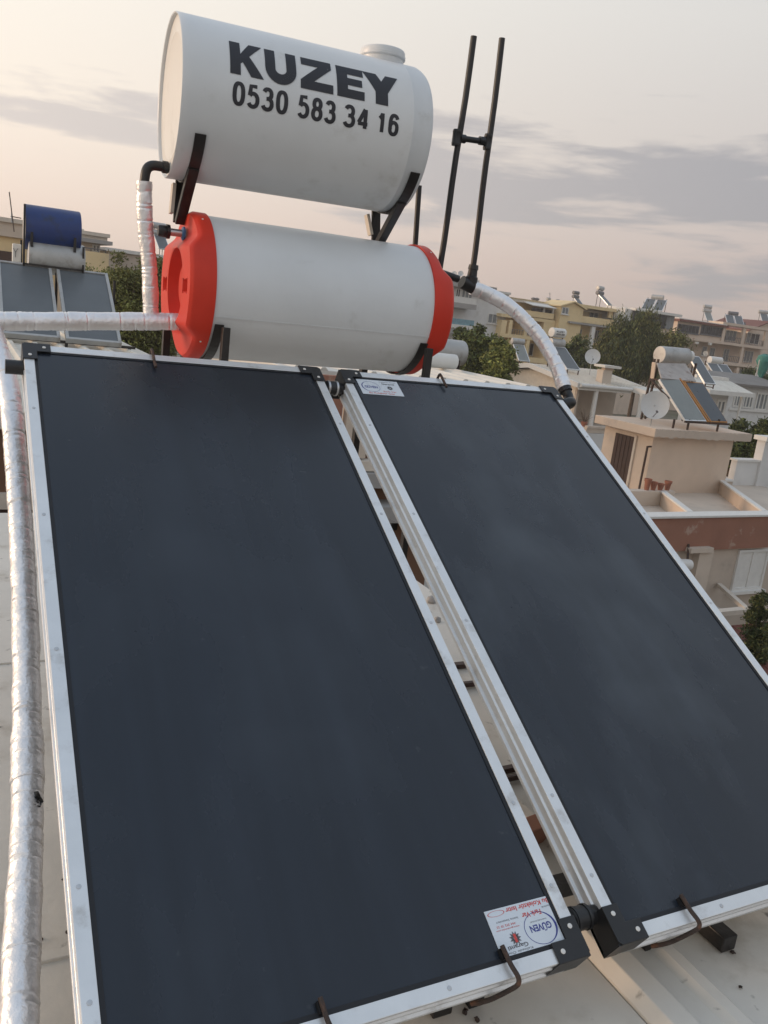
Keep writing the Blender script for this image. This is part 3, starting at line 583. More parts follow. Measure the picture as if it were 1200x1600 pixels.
# saddle straps under the lower tank
for s in (.036, .838):
    m = MB(); n = 22; a0, a1 = R(-27), R(-150); wd = .016
    for i in range(n):
        t0, t1 = a0+(a1-a0)*i/n, a0+(a1-a0)*(i+1)/n
        q = [L_.p(s-wd, t0, .2562), L_.p(s+wd, t0, .2562), L_.p(s+wd, t1, .2562), L_.p(s-wd, t1, .2562), L_.p(s-wd, t0, .2610), L_.p(s+wd, t0, .2610), L_.p(s+wd, t1, .2610), L_.p(s-wd, t1, .2610)]
        m.add(q, [(0, 3, 2, 1), (4, 5, 6, 7), (0, 1, 5, 4), (1, 2, 6, 5), (2, 3, 7, 6), (3, 0, 4, 7)])
    m.build('saddle_strap', black_paint, st)

# ================================================================== PIPES
def foil_tube(pts, r, seed, wrinkle=.035, step=.0045, ring=.045):
    P = resample(pts, step); k = len(P); g = np.random.default_rng(seed); n = 28
    lump = np.interp(np.arange(k), np.arange(0, k+9, 9), g.normal(0, .022, len(np.arange(0, k+9, 9))))
    m = MB(); m.tube(P, r, n); V = np.array(m.v); V = V.reshape(-1, n, 3)
    crease = g.random(k) < .13
    ph = g.random(64)*6.28; rings = set(); q_ = 0.0
    while q_ < k*step: q_ += ring*g.uniform(.45, 1.5); rings.add(int(q_/step))
    for i in range(k):
        d = V[i]-P[i]; a = np.arange(n)/n*2*np.pi
        f = 1+lump[i]+wrinkle*.35*np.sin(a*3+i*.11+ph[0])*np.sin(i*.37+ph[1])+g.normal(0, wrinkle*.22, n)
        if crease[i]:
            c = g.random()*6.28; f -= wrinkle*g.uniform(1.2, 3.2)*np.clip(np.cos(a-c)*1.3-.2, 0, 1)
        if i in rings: f -= .045+.05*np.clip(np.sin(a*g.integers(1, 4)+g.random()*6), 0, 1)
        if i-1 in rings: f += .02
        if i < 2 or i > k-3: f *= .97
        V[i] = P[i]+d*f[:, None]
    m.v = [tuple(x) for x in V.reshape(-1, 3)]; return m
# left feed: black elbow out of the upper tank, wrapped pipe down
e0 = aty(262, 262, .42); e1 = aty(232, 262, .42)
lp = thing('wrapped_down_pipe', 'short foil-wrapped pipe with black elbow dropping from the upper tank', 'pipe', aty(238, 500, .42))
top = aty(225, 283, .42); bot = aty(236, 492, .45)
corner = A(top[0]+.002, .42, e0[2])
el = spline([e0+A(.04, 0, 0), e0+A(-.02, 0, 0), corner+A(.022, 0, -.003), corner+A(.004, 0, -.022), top+A(0, 0, -.02)], 8)
MB().tube(resample(el, .006), .0165, 16).build('elbow', black_plastic, lp, smooth=True)
MB().tube([e0+A(.0, 0, 0), e0+A(-.018, 0, 0)], .0205, 16).build('elbow_collar', black_plastic, lp, smooth=True)
MB().tube([e0+A(.03, 0, 0), e0+A(.004, 0, 0)], .018, 16).build('socket', trim_white, lp, smooth=True)
foil_tube(spline([top, top+(bot-top)*.3+A(-.004, 0, 0), top+(bot-top)*.65+A(.003, 0, 0), bot], 10), .0275, 3).build('foil_wrap', foil, lp, smooth=True)
# long wrapped pipe: from the red cap to the left, then down beside the collector
hp = thing('long_wrapped_pipe', 'long foil-wrapped pipe running left from the red cap and down beside the collector', 'pipe', (-.07, -1.2, RZ))
a = lo0-L_.ax*.012; b = aty(150, 502, .44); c = aty(14, 502, .42)
foil_tube(spline([a, b, c+A(.0, 0, 0), c+A(-.045, 0, -.001)], 14), .0315, 5, .035, .0045, .09).build('foil_wrap', foil, hp, smooth=True)
def ad(x, y, D): d = ray(x, y); return CAM+d/np.linalg.norm(d)*D
vp = [c+A(-.052, 0, .02), c+A(-.05, -.015, -.03), ad(1, 560, 3.02), ad(17, 630, 2.88), ad(31, 800, 2.62), ad(39, 960, 2.36), ad(42, 1100, 2.17), ad(43, 1240, 2.03), ad(41, 1330, 1.95), ad(34, 1480, 1.84), ad(27, 1700, 1.72), ad(22, 1830, 1.66)]
fp = spline(vp, 14); foil_tube(fp, .0325, 8, .036, .004, .10).build('foil_wrap', foil, hp, smooth=True)
k = foil_tube(resample(fp, .004)[int(len(resample(fp, .004))*.645):int(len(resample(fp, .004))*.70)], .0352, 9, .03); k.build('foil_overlap', foil, hp, smooth=True)
for (x, y, D) in ((61, 1248, 2.02), (60, 1260, 2.015)):
    p = ad(x-2, y, D-.028); m = MB(); m.lathe(p, ad(x, y, 1)-ad(x, y, 2), [(0, .009), (.003, .006), (.004, .002)], 7); m.v = [(q[0]+random.uniform(-.004, .004), q[1]+random.uniform(-.004, .004), q[2]+random.uniform(-.01, .01)) for q in m.v]; m.build('tear', black_plastic, hp)
# vent pipes: two tall black poles with a cross link
vpz = thing('vent_pipes', 'pair of tall black vent pipes joined by a cross link', 'pipe', (1.68, .42, .3))
pl_t, pl_b = aty(741, 57, .42), aty(687, 420, .42); pr_t, pr_b = aty(785, 60, .42), aty(736, 440, .42)
def pole(a, b, nm='vent_pipe', r=.0125):
    P = [np.array(b)+(np.array(a)-np.array(b))*k for k in np.linspace(0, 1, 9)]; P = [p+A(.002*math.sin(i*1.3), 0, 0) for i, p in enumerate(P)]
    MB().tube(P, r, 14).build(nm, black_plastic, vpz, smooth=True)
pole(pl_t, pl_b); pole(pr_t, pr_b)
ml, mr_ = aty(713, 215, .42), aty(762, 222, .42)
MB().tube([ml, mr_], .0115, 14).build('cross_link', black_plastic, vpz, smooth=True)
for c_, d in ((ml, 1), (mr_, -1)):
    MB().lathe(c_-A(0, 0, .030), (0, 0, 1), [(0, .0155), (.010, .0175), (.012, .0165), (.048, .0165), (.050, .0175), (.060, .0155)], 16).build('tee', black_plastic, vpz, smooth=True)
    x = c_+A(.016*d, 0, 0); MB().tube([x, x+(mr_-ml)/np.linalg.norm(mr_-ml)*.024*d], .0165, 14).build('tee_collar', black_plastic, vpz, smooth=True)
MB().tube([aty(655, 290, .60), aty(648, 395, .60)], .0115, 12).build('overflow_pipe', black_plastic, tag(bpy.data.objects.new('x', None), 'x', 'x') if False else vpz, smooth=True)
# tee at the foot of the right pole
tb = pr_b; MB().lathe(tb+A(0, 0, -.012), (.03, 0, 1), [(0, .026), (.03, .026), (.034, .021), (.06, .019), (.062, .022), (.08, .020)], 18).build('tee', black_plastic, vpz, smooth=True)
tt0 = aty(716, 438, .42); tt1 = aty(744, 452, .42)
MB().tube([tt0+A(.018, 0, -.004), tt1], .027, 16).build('tee_branch', black_plastic, vpz, smooth=True)
fx = thing('curved_wrapped_pipe', 'curved foil-wrapped pipe bending down to the right collector', 'pipe', aty(887, 630, .10))
e_top = PP(2*PW+PG+.075, .06, -.032)
fpts = [aty(738, 450, .42), aty(765, 461, .41), aty(800, 482, .36), aty(838, 520, .28), aty(866, 564, .18), aty(882, 607, .09)]
foil_tube(spline(fpts, 12), .0300, 12, .03).build('foil_wrap', foil, fx, smooth=True)
q0 = fpts[-1]; q1 = aty(889, 622, .06)
MB().tube(resample(spline([q0+(fpts[-2]-q0)*.12, q0, q1, aty(888, 632, .02), e_top+A(.0, .01, .01), e_top+A(-.05, 0, 0)], 8), .006), .0205, 16).build('elbow', black_plastic, fx, smooth=True)
MB().tube([q0+(fpts[-2]-q0)*.1, q0+(q1-q0)*.35], .0275, 16).build('elbow_collar', black_plastic, fx, smooth=True)

# ================================================================== LEFT NEIGHBOUR: blue tank, grey tank, two collectors
def tank_obj(name, label, p0, p1, r, m, rings=True, mend=None, group=None):
    t = thing(name, label, 'water tank', (p0+p1)/2-A(0, 0, r), group); ax = (p1-p0); L = np.linalg.norm(ax)
    MB().lathe(p0, ax, [(.0, r*.94), (0, r*.985), (.006, r), (L*.5, r*1.004), (L-.02, r), (L-.004, r*.97), (L, r*.9)], 40).build('body', m, t, smooth=True)
    if mend: MB().lathe(p0-ax/L*.004, ax, [(0, r*.90), (.003, r*.96), (.02, r*.96)], 40).build('end_plate', mend, t, smooth=True)
    return t
YL = 12.4
b0, b1 = aty(38, 354, YL), aty(124, 367, YL)
bt = tank_obj('blue_tank', 'blue tank above a grey tank on the left neighbouring roof', A(b0[0], YL, b0[2]), A(b1[0], YL, b0[2]+.005), .345, blue_paint, mend=trim_white)
for x in (b0[0]+.09, b1[0]-.10): MB().extrude([(-.02, 0), (.02, 0), (.02, .30), (-.02, .30)], (x, YL-.335, b0[2]-.30), (1, 0, 0), (0, 0, 1), (0, .02, 0)).build('strap', black_paint, bt)
g0, g1 = aty(40, 384, YL), aty(130, 396, YL)
gt = tank_obj('grey_tank', 'grey tank directly beneath the blue tank on the left roof', A(g0[0]+.03, YL-.10, g0[2]-.14), A(g1[0], YL-.10, g0[2]-.14), .26, galv, mend=p_white)
ls = thing('tank_stand', 'rusty stand under the blue and grey tanks', 'stand', (1.2, YL, NR))
for x in (b0[0]-.02, b1[0]+.03):
    for y in (YL-.34, YL+.34): MB().bar((x, y, NR), (x, y, b0[2]+(.32 if y < YL and x < b0[0] else -.2)), .03, .03, (0, 1, 0)).build('post', black_paint, ls)
for y in (YL-.34, YL+.34): MB().bar((b0[0]-.03, y, g0[2]-.28), (b1[0]+.04, y, g0[2]-.28), .03, .03).build('cross_bar', black_paint, ls)
def far_collector(label, pts, group, m=col_grey, fr=galv, cat='solar collector'):
    o, a, b = pts; a = np.array(a); b = np.array(b); n = np.cross(a, b); n = n/np.linalg.norm(n); n = n if n[2] > 0 else -n
    t = thing('solar_collector', label, cat, o+a/2+b-n*.08, group); w = .045; ah = a/np.linalg.norm(a); bh = b/np.linalg.norm(b); la, lb = np.linalg.norm(a), np.linalg.norm(b)
    for (oo, aa, bb) in ((o, ah*w, b), (o+a-ah*w, ah*w, b), (o+ah*w, a-2*ah*w, bh*w), (o+ah*w+b-bh*w, a-2*ah*w, bh*w)): MB().obox(oo-n*.08, aa, bb, n*.08).build('frame_rail', fr, t)
    MB().obox(o+ah*w+bh*w-n*.03, a-2*ah*w, b-2*bh*w, n*.015).build('glass_pane', m, t)
    return t
tl = aty(88, 417, 12.1); bl = aty(97, 528, 10.45)
dy = A(0, bl[1]-tl[1], bl[2]-tl[2]); wx = aty(168, 428, 12.1)[0]-tl[0]
far_collector('grey framed collector below the blue tank, right one of the pair', (tl, (wx, 0, 0), dy), 'collectors on the left roof')
far_collector('grey framed collector below the blue tank, cut by the left picture edge', (tl-A(wx+.075, 0, 0), (wx, 0, 0), dy), 'collectors on the left roof')
rk = thing('collector_rack', 'low black rack under the pair of grey collectors', 'stand', (bl[0], bl[1], NR))
MB().bar((bl[0]-1.3, bl[1]+.08, bl[2]-.06), (bl[0]+1.05, bl[1]+.08, bl[2]-.06), .04, .04).build('rail', black_paint, rk)
for x in (bl[0]-1.2, bl[0]+.05, bl[0]+.95): MB().box(x, x+.04, bl[1]+.07, bl[1]+.11, NR, bl[2]-.08).build('leg', black_paint, rk); MB().box(x, x+.04, tl[1]+.07, tl[1]+.11, NR, tl[2]-.10).build('leg', black_paint, rk)
wb = thing('white_box', 'small white panel box beside the grey tank on the left roof', 'box', aty(26, 405, YL+.1))
p, q = aty(20, 380, YL), aty(33, 404, YL); MB().box(p[0], q[0], YL+.02, YL+.2, NR, p[2]).build('case', trim_white, wb, bevel=.01)
cx = (p[0]+q[0])/2-.02; cz = p[2]-.11
m = MB()
for a, b in (((cx, cz-.02), (cx-.035, cz+.04)), ((cx, cz-.02), (cx+.035, cz+.04)), ((cx, cz-.02), (cx, cz-.10))): m.bar((a[0], YL+.016, a[1]), (b[0], YL+.016, b[1]), .005, .016, (0, 1, 0))
m.build('printed_mark', paint_black, wb)

# ================================================================== BUILDINGS BEYOND
class Fac:
    def __init__(s, name, label, px, py, D, yaw, group=None, cat='building'):
        s.O = at(px, py, D); s.a = A(math.cos(R(yaw)), math.sin(R(yaw)), 0); s.n = A(-s.a[1], s.a[0], 0)   # n points away from us
        s.t = thing(name, label, cat, (s.O[0], s.O[1], GZ), group)
    def uv(s, px, py, y=0):
        d = ray(px, py); o = s.O+s.n*y; k = ((o-CAM)@s.n)/(d@s.n); P = CAM+d*k; return (P-s.O)@s.a, P[2]
    def rect(s, r, y=0):
        x0, y0, x1, y1 = r; xm, ym = (x0+x1)/2, (y0+y1)/2
        return s.uv(x0, ym, y)[0], s.uv(x1, ym, y)[0], s.uv(xm, y1, y)[1], s.uv(xm, y0, y)[1]
    def P(s, u, y, z): b = s.O+s.a*u+s.n*y; return A(b[0], b[1], z)
    def mbox(s, u0, u1, y0, y1, z0, z1): return MB().obox(s.P(u0, y0, z0), s.a*(u1-u0), s.n*(y1-y0), (0, 0, z1-z0))
    def box(s, nm, u0, u1, y0, y1, z0, z1, m, parent=None, bevel=0): return s.mbox(u0, u1, y0, y1, z0, z1).build(nm, m, parent or s.t, bevel=bevel)
    def rbox(s, nm, r, y0, y1, m, parent=None): u0, u1, z0, z1 = s.rect(r, y0); return s.box(nm, u0, u1, y0, y1, z0, z1, m, parent)
    def window(s, r, y=0, glassm=dark_glass, frm=trim_white, w=.07, mull=1, sill=True):
        u0, u1, z0, z1 = s.rect(r, y); m = MB()
        def bx(a, b, c, d, dep=.07): m.obox(s.P(a, y-dep, c), s.a*(b-a), s.n*(dep-.002), (0, 0, d-c))
        bx(u0, u0+w, z0, z1); bx(u1-w, u1, z0, z1); bx(u0+w, u1-w, z0, z0+w); bx(u0+w, u1-w, z1-w, z1)
        for i in range(mull): c = u0+(u1-u0)*(i+1)/(mull+1); bx(c-w/2, c+w/2, z0+w, z1-w, .065)
        o = m.build('window', frm, s.t); s.box('pane', u0+w, u1-w, y-.03, y-.004, z0+w, z1-w, glassm, o)
        if sill: s.box('sill', u0-.1, u1+.1, y-.16, y-.003, z0-.09, z0-.002, frm, o)
        return o
    def railing(s, r, y, m=rail_grey, nb=None):
        u0, u1, z0, z1 = s.rect(r, y); k = nb or max(3, int((u1-u0)/.35)); g = MB()
        g.obox(s.P(u0, y, z1-.06), s.a*(u1-u0), s.n*.05, (0, 0, .06)); g.obox(s.P(u0, y, z0), s.a*(u1-u0), s.n*.05, (0, 0, .05))
        for i in range(k+1): c = u0+(u1-u0-.04)*i/k; g.obox(s.P(c, y+.005, z0+.05), s.a*.04, s.n*.04, (0, 0, z1-z0-.11))
        return g.build('railing', m, s.t)

# ---- white apartment block behind the red cap
F = Fac('apartment_block', 'white apartment block with grey balcony, just right of the red cap', 742, 480, 90, 6)
u0, _, zr, zt = F.rect((660, 440, 790, 560)); uR = F.uv(790, 500)[0]; zt = F.uv(745, 447)[1]
F.box('wall', u0, uR, 0, 11, GZ, zt-.4, p_white); F.box('roof_slab', u0-.3, uR-2.6, -.9, 11.3, zt-.4, zt+.1, slab_grey)
F.box('roof', uR-2.6, uR+.15, -.1, 11.2, zt-.39, zt-.15, trim_white)
F.box('roof_hutch', uR-4.0, uR-2.8, 2, 5, zt+.1, zt+.75, p_white)
F.rbox('balcony_slab', (690, 473, 745, 481), -1.6, -.01, slab_grey); F.rbox('balcony_wall', (690, 464, 745, 473), -1.6, -1.5, trim_white)
F.window((712, 451, 719, 464), 0); F.window((721, 452, 738, 466), 0, grey_glass, mull=2)
F.window((762, 490, 776, 505.5), 0, grey_glass); F.window((758, 525, 772, 541), 0, grey_glass)
F.rbox('glass_band', (690, 498, 741, 507), -1.3, -1.22, M('aqua_glass', (.16, .30, .36), .2, var=.25, scale=2, bump=0)); F.rbox('balcony_slab', (690, 507, 741, 513), -1.4, -.01, trim_white)
F.rbox('balcony_wall', (690, 513, 741, 522), -1.3, -1.2, slab_grey)
def dish(name, label, P, r, face, m=dish_m, group=None, mast=.5):
    t = thing(name, label, 'satellite dish', P-A(0, 0, mast), group); f = A(*face); f = f/np.linalg.norm(f)
    b = np.array(P); n = 28
    prof = [(-.0, .02*r), (.02*r, .35*r), (.08*r, .7*r), (.17*r, r), (.185*r, r*1.0), (.16*r, r*.97), (.07*r, .68*r), (.012*r, .34*r)]
    MB().lathe(b-f*.10*r, f, [(d-.02, q) for d, q in prof], n).build('reflector', m, t, smooth=True)
    s = np.cross(f, (0, 0, 1)); lw = b-A(0, 0, r*.9)+f*r*.1; lnb = b+f*r*1.05-A(0, 0, r*.55)
    MB().tube([b-A(0, 0, r*.85), lnb], max(.012, r*.03), 6).build('feed_arm', rail_grey, t); MB().tube([lnb, lnb-f*r*.22+A(0, 0, r*.08)], max(.025, r*.08), 8).build('receiver', rail_grey, t)
    MB().tube([b-f*r*.25-A(0, 0, mast), b-f*r*.25-A(0, 0, r*.1), b-f*.06*r], max(.018, r*.05), 8).build('mast', galv, t)
    return t
dish('satellite_dish', 'left one of two small dishes on the white apartment roof', at(710, 428, 89), .30, (-.7, -.9, .3), group='twin dishes on the white block', mast=1.0)
dish('satellite_dish', 'right one of two small dishes on the white apartment roof', at(720, 427.5, 89), .30, (-.5, -1, .3), group='twin dishes on the white block', mast=1.0)

# ---- yellow apartment house
F = Fac('yellow_building', 'long yellow apartment building with brown loggias and a small gable', 880, 520, 96, 4)
uA, uB, uC, uD = F.uv(783, 500)[0], F.uv(864, 500)[0], F.uv(898, 500)[0], F.uv(972, 500)[0]
zroof = F.uv(840, 474)[1]; z1 = F.uv(825, 497)[1]
F.box('wall', uA, uD, 2.0, 11, GZ, F.uv(930, 482)[1], p_yellow)
F.box('wall', uA, uB, 2.0, 10, F.uv(930, 482)[1], zroof-.1, p_beige)
F.box('roof_slab', uA+2.2, uD+.2, 1.3, 11.4, zroof-.09, zroof+.16, trim_cream)
# left wing: slabs, piers, parapets
for (ya, yb) in ((495, 500), (525, 531), (558, 566)):
    F.rbox('floor_slab', (783, ya, 866, yb), 0, 1.98, p_yellow)
F.rbox('parapet', (800, 486, 866, 495), .02, .2, p_yellow)
for (xa, xb, ya, yb) in ((783, 791, 500, 525), (795, 800, 500, 525), (820, 824.5, 500, 525), (849, 866, 500, 525), (783, 786, 531, 600), (792, 796, 531, 600), (818, 823, 531, 600), (848, 866, 531, 600)):
    F.rbox('pier', (xa, ya, xb, yb), .03, 1.97, p_yellow)
for r in ((790.5, 501, 795.5, 514), (786.5, 531, 792, 540)): F.window(r, .9, sill=False)
F.railing((800, 515, 820, 525), .1); F.railing((824.5, 515, 849, 525), .1); 
F.window((829, 503, 846, 524), 1.98, dark_glass, mull=2, sill=False); F.window((802, 505, 812, 524), 1.98, dark_glass, sill=False, mull=1)
F.window((826, 537, 846, 557), 1.98, dark_glass, mull=2, sill=False); F.window((800, 534, 814, 556), 1.98, dark_glass, mull=1, sill=False)
F.rbox('glass_screen', (831, 481, 849, 494), .6, .7, dark_glass); F.rbox('glass_screen', (852, 484, 864, 495), .6, .7, dark_glass)
for x in (849, 863.5): F.rbox('awning_post', (x, 480, x+2, 495), .35, .5, trim_white)
a_, b_, c_, d_ = F.rect((829, 474, 867, 480)); m = MB(); m.obox(F.P(a_, -.4, c_), F.a*(b_-a_), F.n*2.3+A(0, 0, d_-c_), (0, 0, .09)); m.build('awning', awning_w, F.t)
# gable tower
ga, gb, gz0, gz1 = F.rect((863, 479, 898, 600)); ap = F.uv(884, 472)[1]
m = MB(); m.extrude([(ga, GZ), (gb, GZ), (gb, gz1), ((ga+gb)/2, ap), (ga, gz1)], F.P(0, -.5, 0), F.a, (0, 0, 1), F.n*3.5); m.build('gable', p_yellow, F.t)
for sgn, (ua, ub) in ((1, (ga-.3, (ga+gb)/2)), (-1, (gb+.3, (ga+gb)/2))):
    MB().obox(F.P(ua, -.8, gz1-.05), F.a*(ub-ua)+A(0, 0, ap-gz1+.12), F.n*4, (0, 0, .14)).build('verge', p_yellow, F.t)
F.window((877.5, 480, 888, 491), -.5, grey_glass)
# right wing
F.rbox('roof_edge', (897, 479, 972, 484), -.3, 2.1, p_yellow)
F.rbox('parapet', (898, 497, 972, 507), -.2, .0, p_yellow); F.rbox('floor_slab', (889, 507, 972, 510), -.8, 1.98, slab_grey)
F.rbox('pier', (922.5, 510, 928, 548), -.7, -.4, trim_white); F.rbox('pier', (952, 484, 958, 497), .0, .3, p_yellow)
F.window((920, 485, 934, 503), 1.98, grey_glass, sill=False); F.window((902, 514, 908, 530), 1.98, grey_glass, sill=False); F.window((928, 516, 936, 536), 1.98, grey_glass, sill=False)
F.rbox('air_conditioner', (898, 481, 904, 486), .6, .9, trim_white)
# ---- block with the dark glazed top floor
F = Fac('glazed_building', 'flat white roofed building with a dark glazed top floor behind the tall trees', 1020, 500, 100, 4)
a_, b_, c_, d_ = F.rect((990, 486, 1058, 493)); F.box('roof_slab', a_-.2, b_+.3, -.6, 4.4, F.uv(1024, 490)[1], F.uv(1024, 486)[1], trim_white)
F.box('wall', a_-1.2, b_, .3, 4.2, GZ, F.uv(1024, 512)[1], p_beige); F.box('side_wall', a_-1.2, a_-.02, .2, 4, F.uv(1024, 513)[1], F.uv(1024, 489)[1], p_white)
zz0, zz1 = F.uv(1024, 512)[1], F.uv(1024, 490)[1]; F.box('inner_wall', a_+.1, b_-.1, 1.5, 4.1, zz0, zz1, p_tan)
for i in range(5):
    w = (b_-a_-.2)/5; F.box('glass_panel', a_+.1+i*w+.05, a_+.1+(i+1)*w-.05, .1, .16, zz0, zz1, dark_glass if i != 4 else grey_glass); F.box('mullion', a_+.1+i*w-.03, a_+.1+i*w+.04, .08, .2, zz0, zz1, rail_grey)
# ---- beige apartment block
F = Fac('beige_apartment_block', 'beige apartment block with grey balcony railings at the right edge', 1120, 530, 116, 3)
uA, uB, uC, uD = F.uv(1056, 520)[0], F.uv(1129, 520)[0], F.uv(1162, 525)[0], F.uv(1215, 525)[0]
zt = F.uv(1095, 503)[1]
F.box('wall', uA, uD, 2.2, 6, GZ, F.uv(1095, 509)[1], p_beige)
F.box('wall', uA, uB, 0, 2.19, F.uv(1090, 534)[1], zt-.3, p_beige); F.box('roof_edge', uA-.3, uB+.5, -.5, 5.6, zt-.29, zt, roof_brown)
F.box('roof', uA-.2, uB+.3, -.3, 5.5, zt+.001, zt+.12, awning_w)
for r in ((1057.5, 507.5, 1092, 520.5), (1094.5, 510, 1128, 524)): F.window(r, 0, dark_glass, rail_grey, mull=5, sill=True)
for (ya, yb, x0) in ((536.5, 540.5, 1084), (569, 574, 1120)): F.rbox('floor_slab', (x0, ya, 1215, yb), -.3, 2.19, p_beige)
F.rbox('roof_beam', (1129, 509, 1215, 513), -.3, 2.19, p_beige)
for (xa, ya, yb) in ((1128.5, 511, 537), (1160, 513, 538), (1195, 517, 542), (1157, 541, 569), (1150, 574, 592)): F.rbox('pier', (xa, ya, xa+4, yb), -.2, .15, p_beige)
F.railing((1132.5, 527, 1160, 535.5), -.1); F.railing((1164, 531, 1195, 540), -.1); F.railing((1132, 556.5, 1157, 566), -.1); F.railing((1161, 559, 1175, 567), -.1)
F.window((1133, 516, 1150, 533), 2.19, grey_glass, mull=2, sill=False); F.window((1172, 521, 1186, 538), 2.19, dark_glass, mull=1, sill=False); F.window((1166, 519, 1172, 536), 2.19, grey_glass, mull=0, sill=False)
F.window((1096, 541, 1104, 556), 2.19, grey_glass, mull=0); F.window((1108, 543, 1116, 560), 2.19, grey_glass, mull=0); F.window((1129, 545, 1138, 566), 2.19, grey_glass, sill=False); F.window((1162, 548, 1176, 566), 2.19, grey_glass, mull=2, sill=False); F.window((1155, 576, 1160, 588), 2.19, grey_glass, mull=0); F.window((1164, 577, 1170, 586), 2.19, dark_glass, mull=0)
F.rbox('chimney', (1160.5, 503.5, 1165, 511), 2.3, 2.9, rail_grey)
for r in ((1088, 534, 1092, 537.5), (1109, 535.5, 1112.5, 539.5)): F.rbox('air_conditioner', r, -.6, -.31, trim_white)
F.rbox('parapet', (1092, 561, 1129, 570), -.1, .1, p_beige)
# small brown-roofed house end behind, at the right edge
F = Fac('gabled_house', 'brown gabled house top at the right edge above the beige block', 1190, 510, 132, 3)
a_, b_, c_, d_ = F.rect((1170, 509, 1225, 520)); m = MB(); m.extrude([(a_, c_-6), (b_, c_-6), (b_, c_), ((a_+b_)/2, d_+.6), (a_, c_)], F.P(0, 0, 0), F.a, (0, 0, 1), F.n*8); m.build('wall', p_beige, F.t)
for ua in (a_-.4, b_+.4): MB().obox(F.P(ua, -.5, c_-.1), F.a*((a_+b_)/2-ua)+A(0, 0, d_+.7-c_), F.n*9, (0, 0, .18)).build('roof', roof_brown, F.t)

# ---- cream building on the left behind the blue tank
F = Fac('cream_building', 'cream flat-roofed building behind the blue tank', 20, 370, 46, 6)
uL, uR, c_, d_ = F.rect((-40, 345, 128, 410)); F.box('wall', uL, uR, 0, 9, GZ, d_-1.0, p_yellow); F.box('parapet', uL-.1, uR-.1, -.25, 9.2, d_-.99, d_-.25, p_cream); F.box('roof_edge', uL-.2, uR-.0, -.4, 9.3, d_-.249, d_-.02, trim_cream)
F.box('window_band', uL, uL+(uR-uL)*.43, -.08, -.004, F.uv(20, 400)[1]-.5, F.uv(20, 394)[1], wood_dark)
F2 = Fac('penthouse', 'small roof pavilion with stepped cornice right of the blue tank', 150, 390, 44, 6)
a_, b_, c_, d_ = F2.rect((118, 362, 166, 425)); F2.box('wall', a_, b_-.25, .3, 6, GZ, d_-.5, p_cream)
F2.box('cornice', a_-.1, b_+.15, -.1, 6.3, d_-.18, d_, trim_cream); F2.box('cornice', a_, b_+.05, .05, 6.2, d_-.36, d_-.181, trim_cream); F2.box('cornice', a_-.1, b_+.25, -.25, 6.4, d_-.55, d_-.361, slab_grey)
F2.railing((130, 388, 166, 395), -.05); F2.window((144, 382, 156, 394), .3, grey_glass, sill=False)
F2.box('low_wall', a_, b_+.1, -.2, .28, GZ, F2.uv(150, 394)[1], p_yellow)
F3 = Fac('distant_roof', 'low white edged roof between the pavilion and the trees on the left', 185, 400, 50, 6)
a_, b_, c_, d_ = F3.rect((168, 393, 260, 410)); F3.box('wall', a_, b_, 0, 5, GZ, d_-.2, p_tan); F3.box('roof_edge', a_-.2, b_, -.2, 5, d_-.199, d_, trim_white)
mast = thing('antenna_mast', 'thin tilted antenna mast rising left of the blue tank', 'antenna', at(22, 360, 44)); MB().tube([at(14.5, 300, 44), at(22, 362, 44)], .03, 6).build('pole', rusty, mast)
MB().bar(at(17, 338, 44), at(33, 341, 44), .05, .05).build('cross_arm', rusty, mast); MB().bar(at(18, 332, 44), at(18.5, 348, 44), .05, .05, (0, 1, 0)).build('element', galv, mast)

# ---- white-roofed house in the middle distance
F = Fac('white_roof_house', 'low house with a white corrugated gable roof and a columned porch', 898, 601, 44, 4)
O = F.O; uE = F.uv(1010, 612)[0]; zE = O[2]; HD = 7.6
apx = F.uv(833, 571, 0)
zR = at(833, 571, 47.5)[2]; 
F.box('wall', .52, uE, 2.2, HD-.4, GZ, zE-.05, p_tan)
# gable wall to the left
m = MB(); m.extrude([(.2, GZ), (HD-.2, GZ), (HD-.2, zE-.1), (HD/2, zR-.12), (.2, zE-.1)], F.P(.32, 0, 0), F.n, (0, 0, 1), F.a*.2); m.build('gable_wall', trim_cream, F.t)
def roof_plane(y0, z0, y1, z1, ua, ub, nm, th=.08):
    MB().obox(F.P(ua, y0, z0), F.a*(ub-ua), F.n*(y1-y0)+A(0, 0, z1-z0), (0, 0, th)).build(nm, roof_white, F.t)
    k = int((ub-ua)/.30); g = []
    for i in range(k):
        u = ua+.1+i*.30; MB().obox(F.P(u, y0, z0+th+.001), F.a*.09, F.n*(y1-y0)+A(0, 0, z1-z0), (0, 0, .045)).build('roof_rib', roof_white, F.t)
roof_plane(-.3, zE, HD/2, zR, 0, uE+.2, 'roof'); roof_plane(HD+.3, zE, HD/2+.01, zR, 0, uE+.2, 'roof')
for y0, y1 in ((-.35, HD/2), (HD+.35, HD/2)): MB().obox(F.P(-.12, y0, zE-.12), F.a*.11, F.n*(y1-y0)+A(0, 0, zR-zE), (0, 0, .26)).build('verge', trim_white, F.t)
uP = F.uv(980, 606)[0]
MB().tube([F.P(0, -.42, zE+.02), F.P(uP, -.42, zE+.0)], .11, 10).build('gutter', trim_white, F.t, smooth=True); F.box('fascia', 0, uP, -.34, -.28, zE-.22, zE+.1, trim_white)
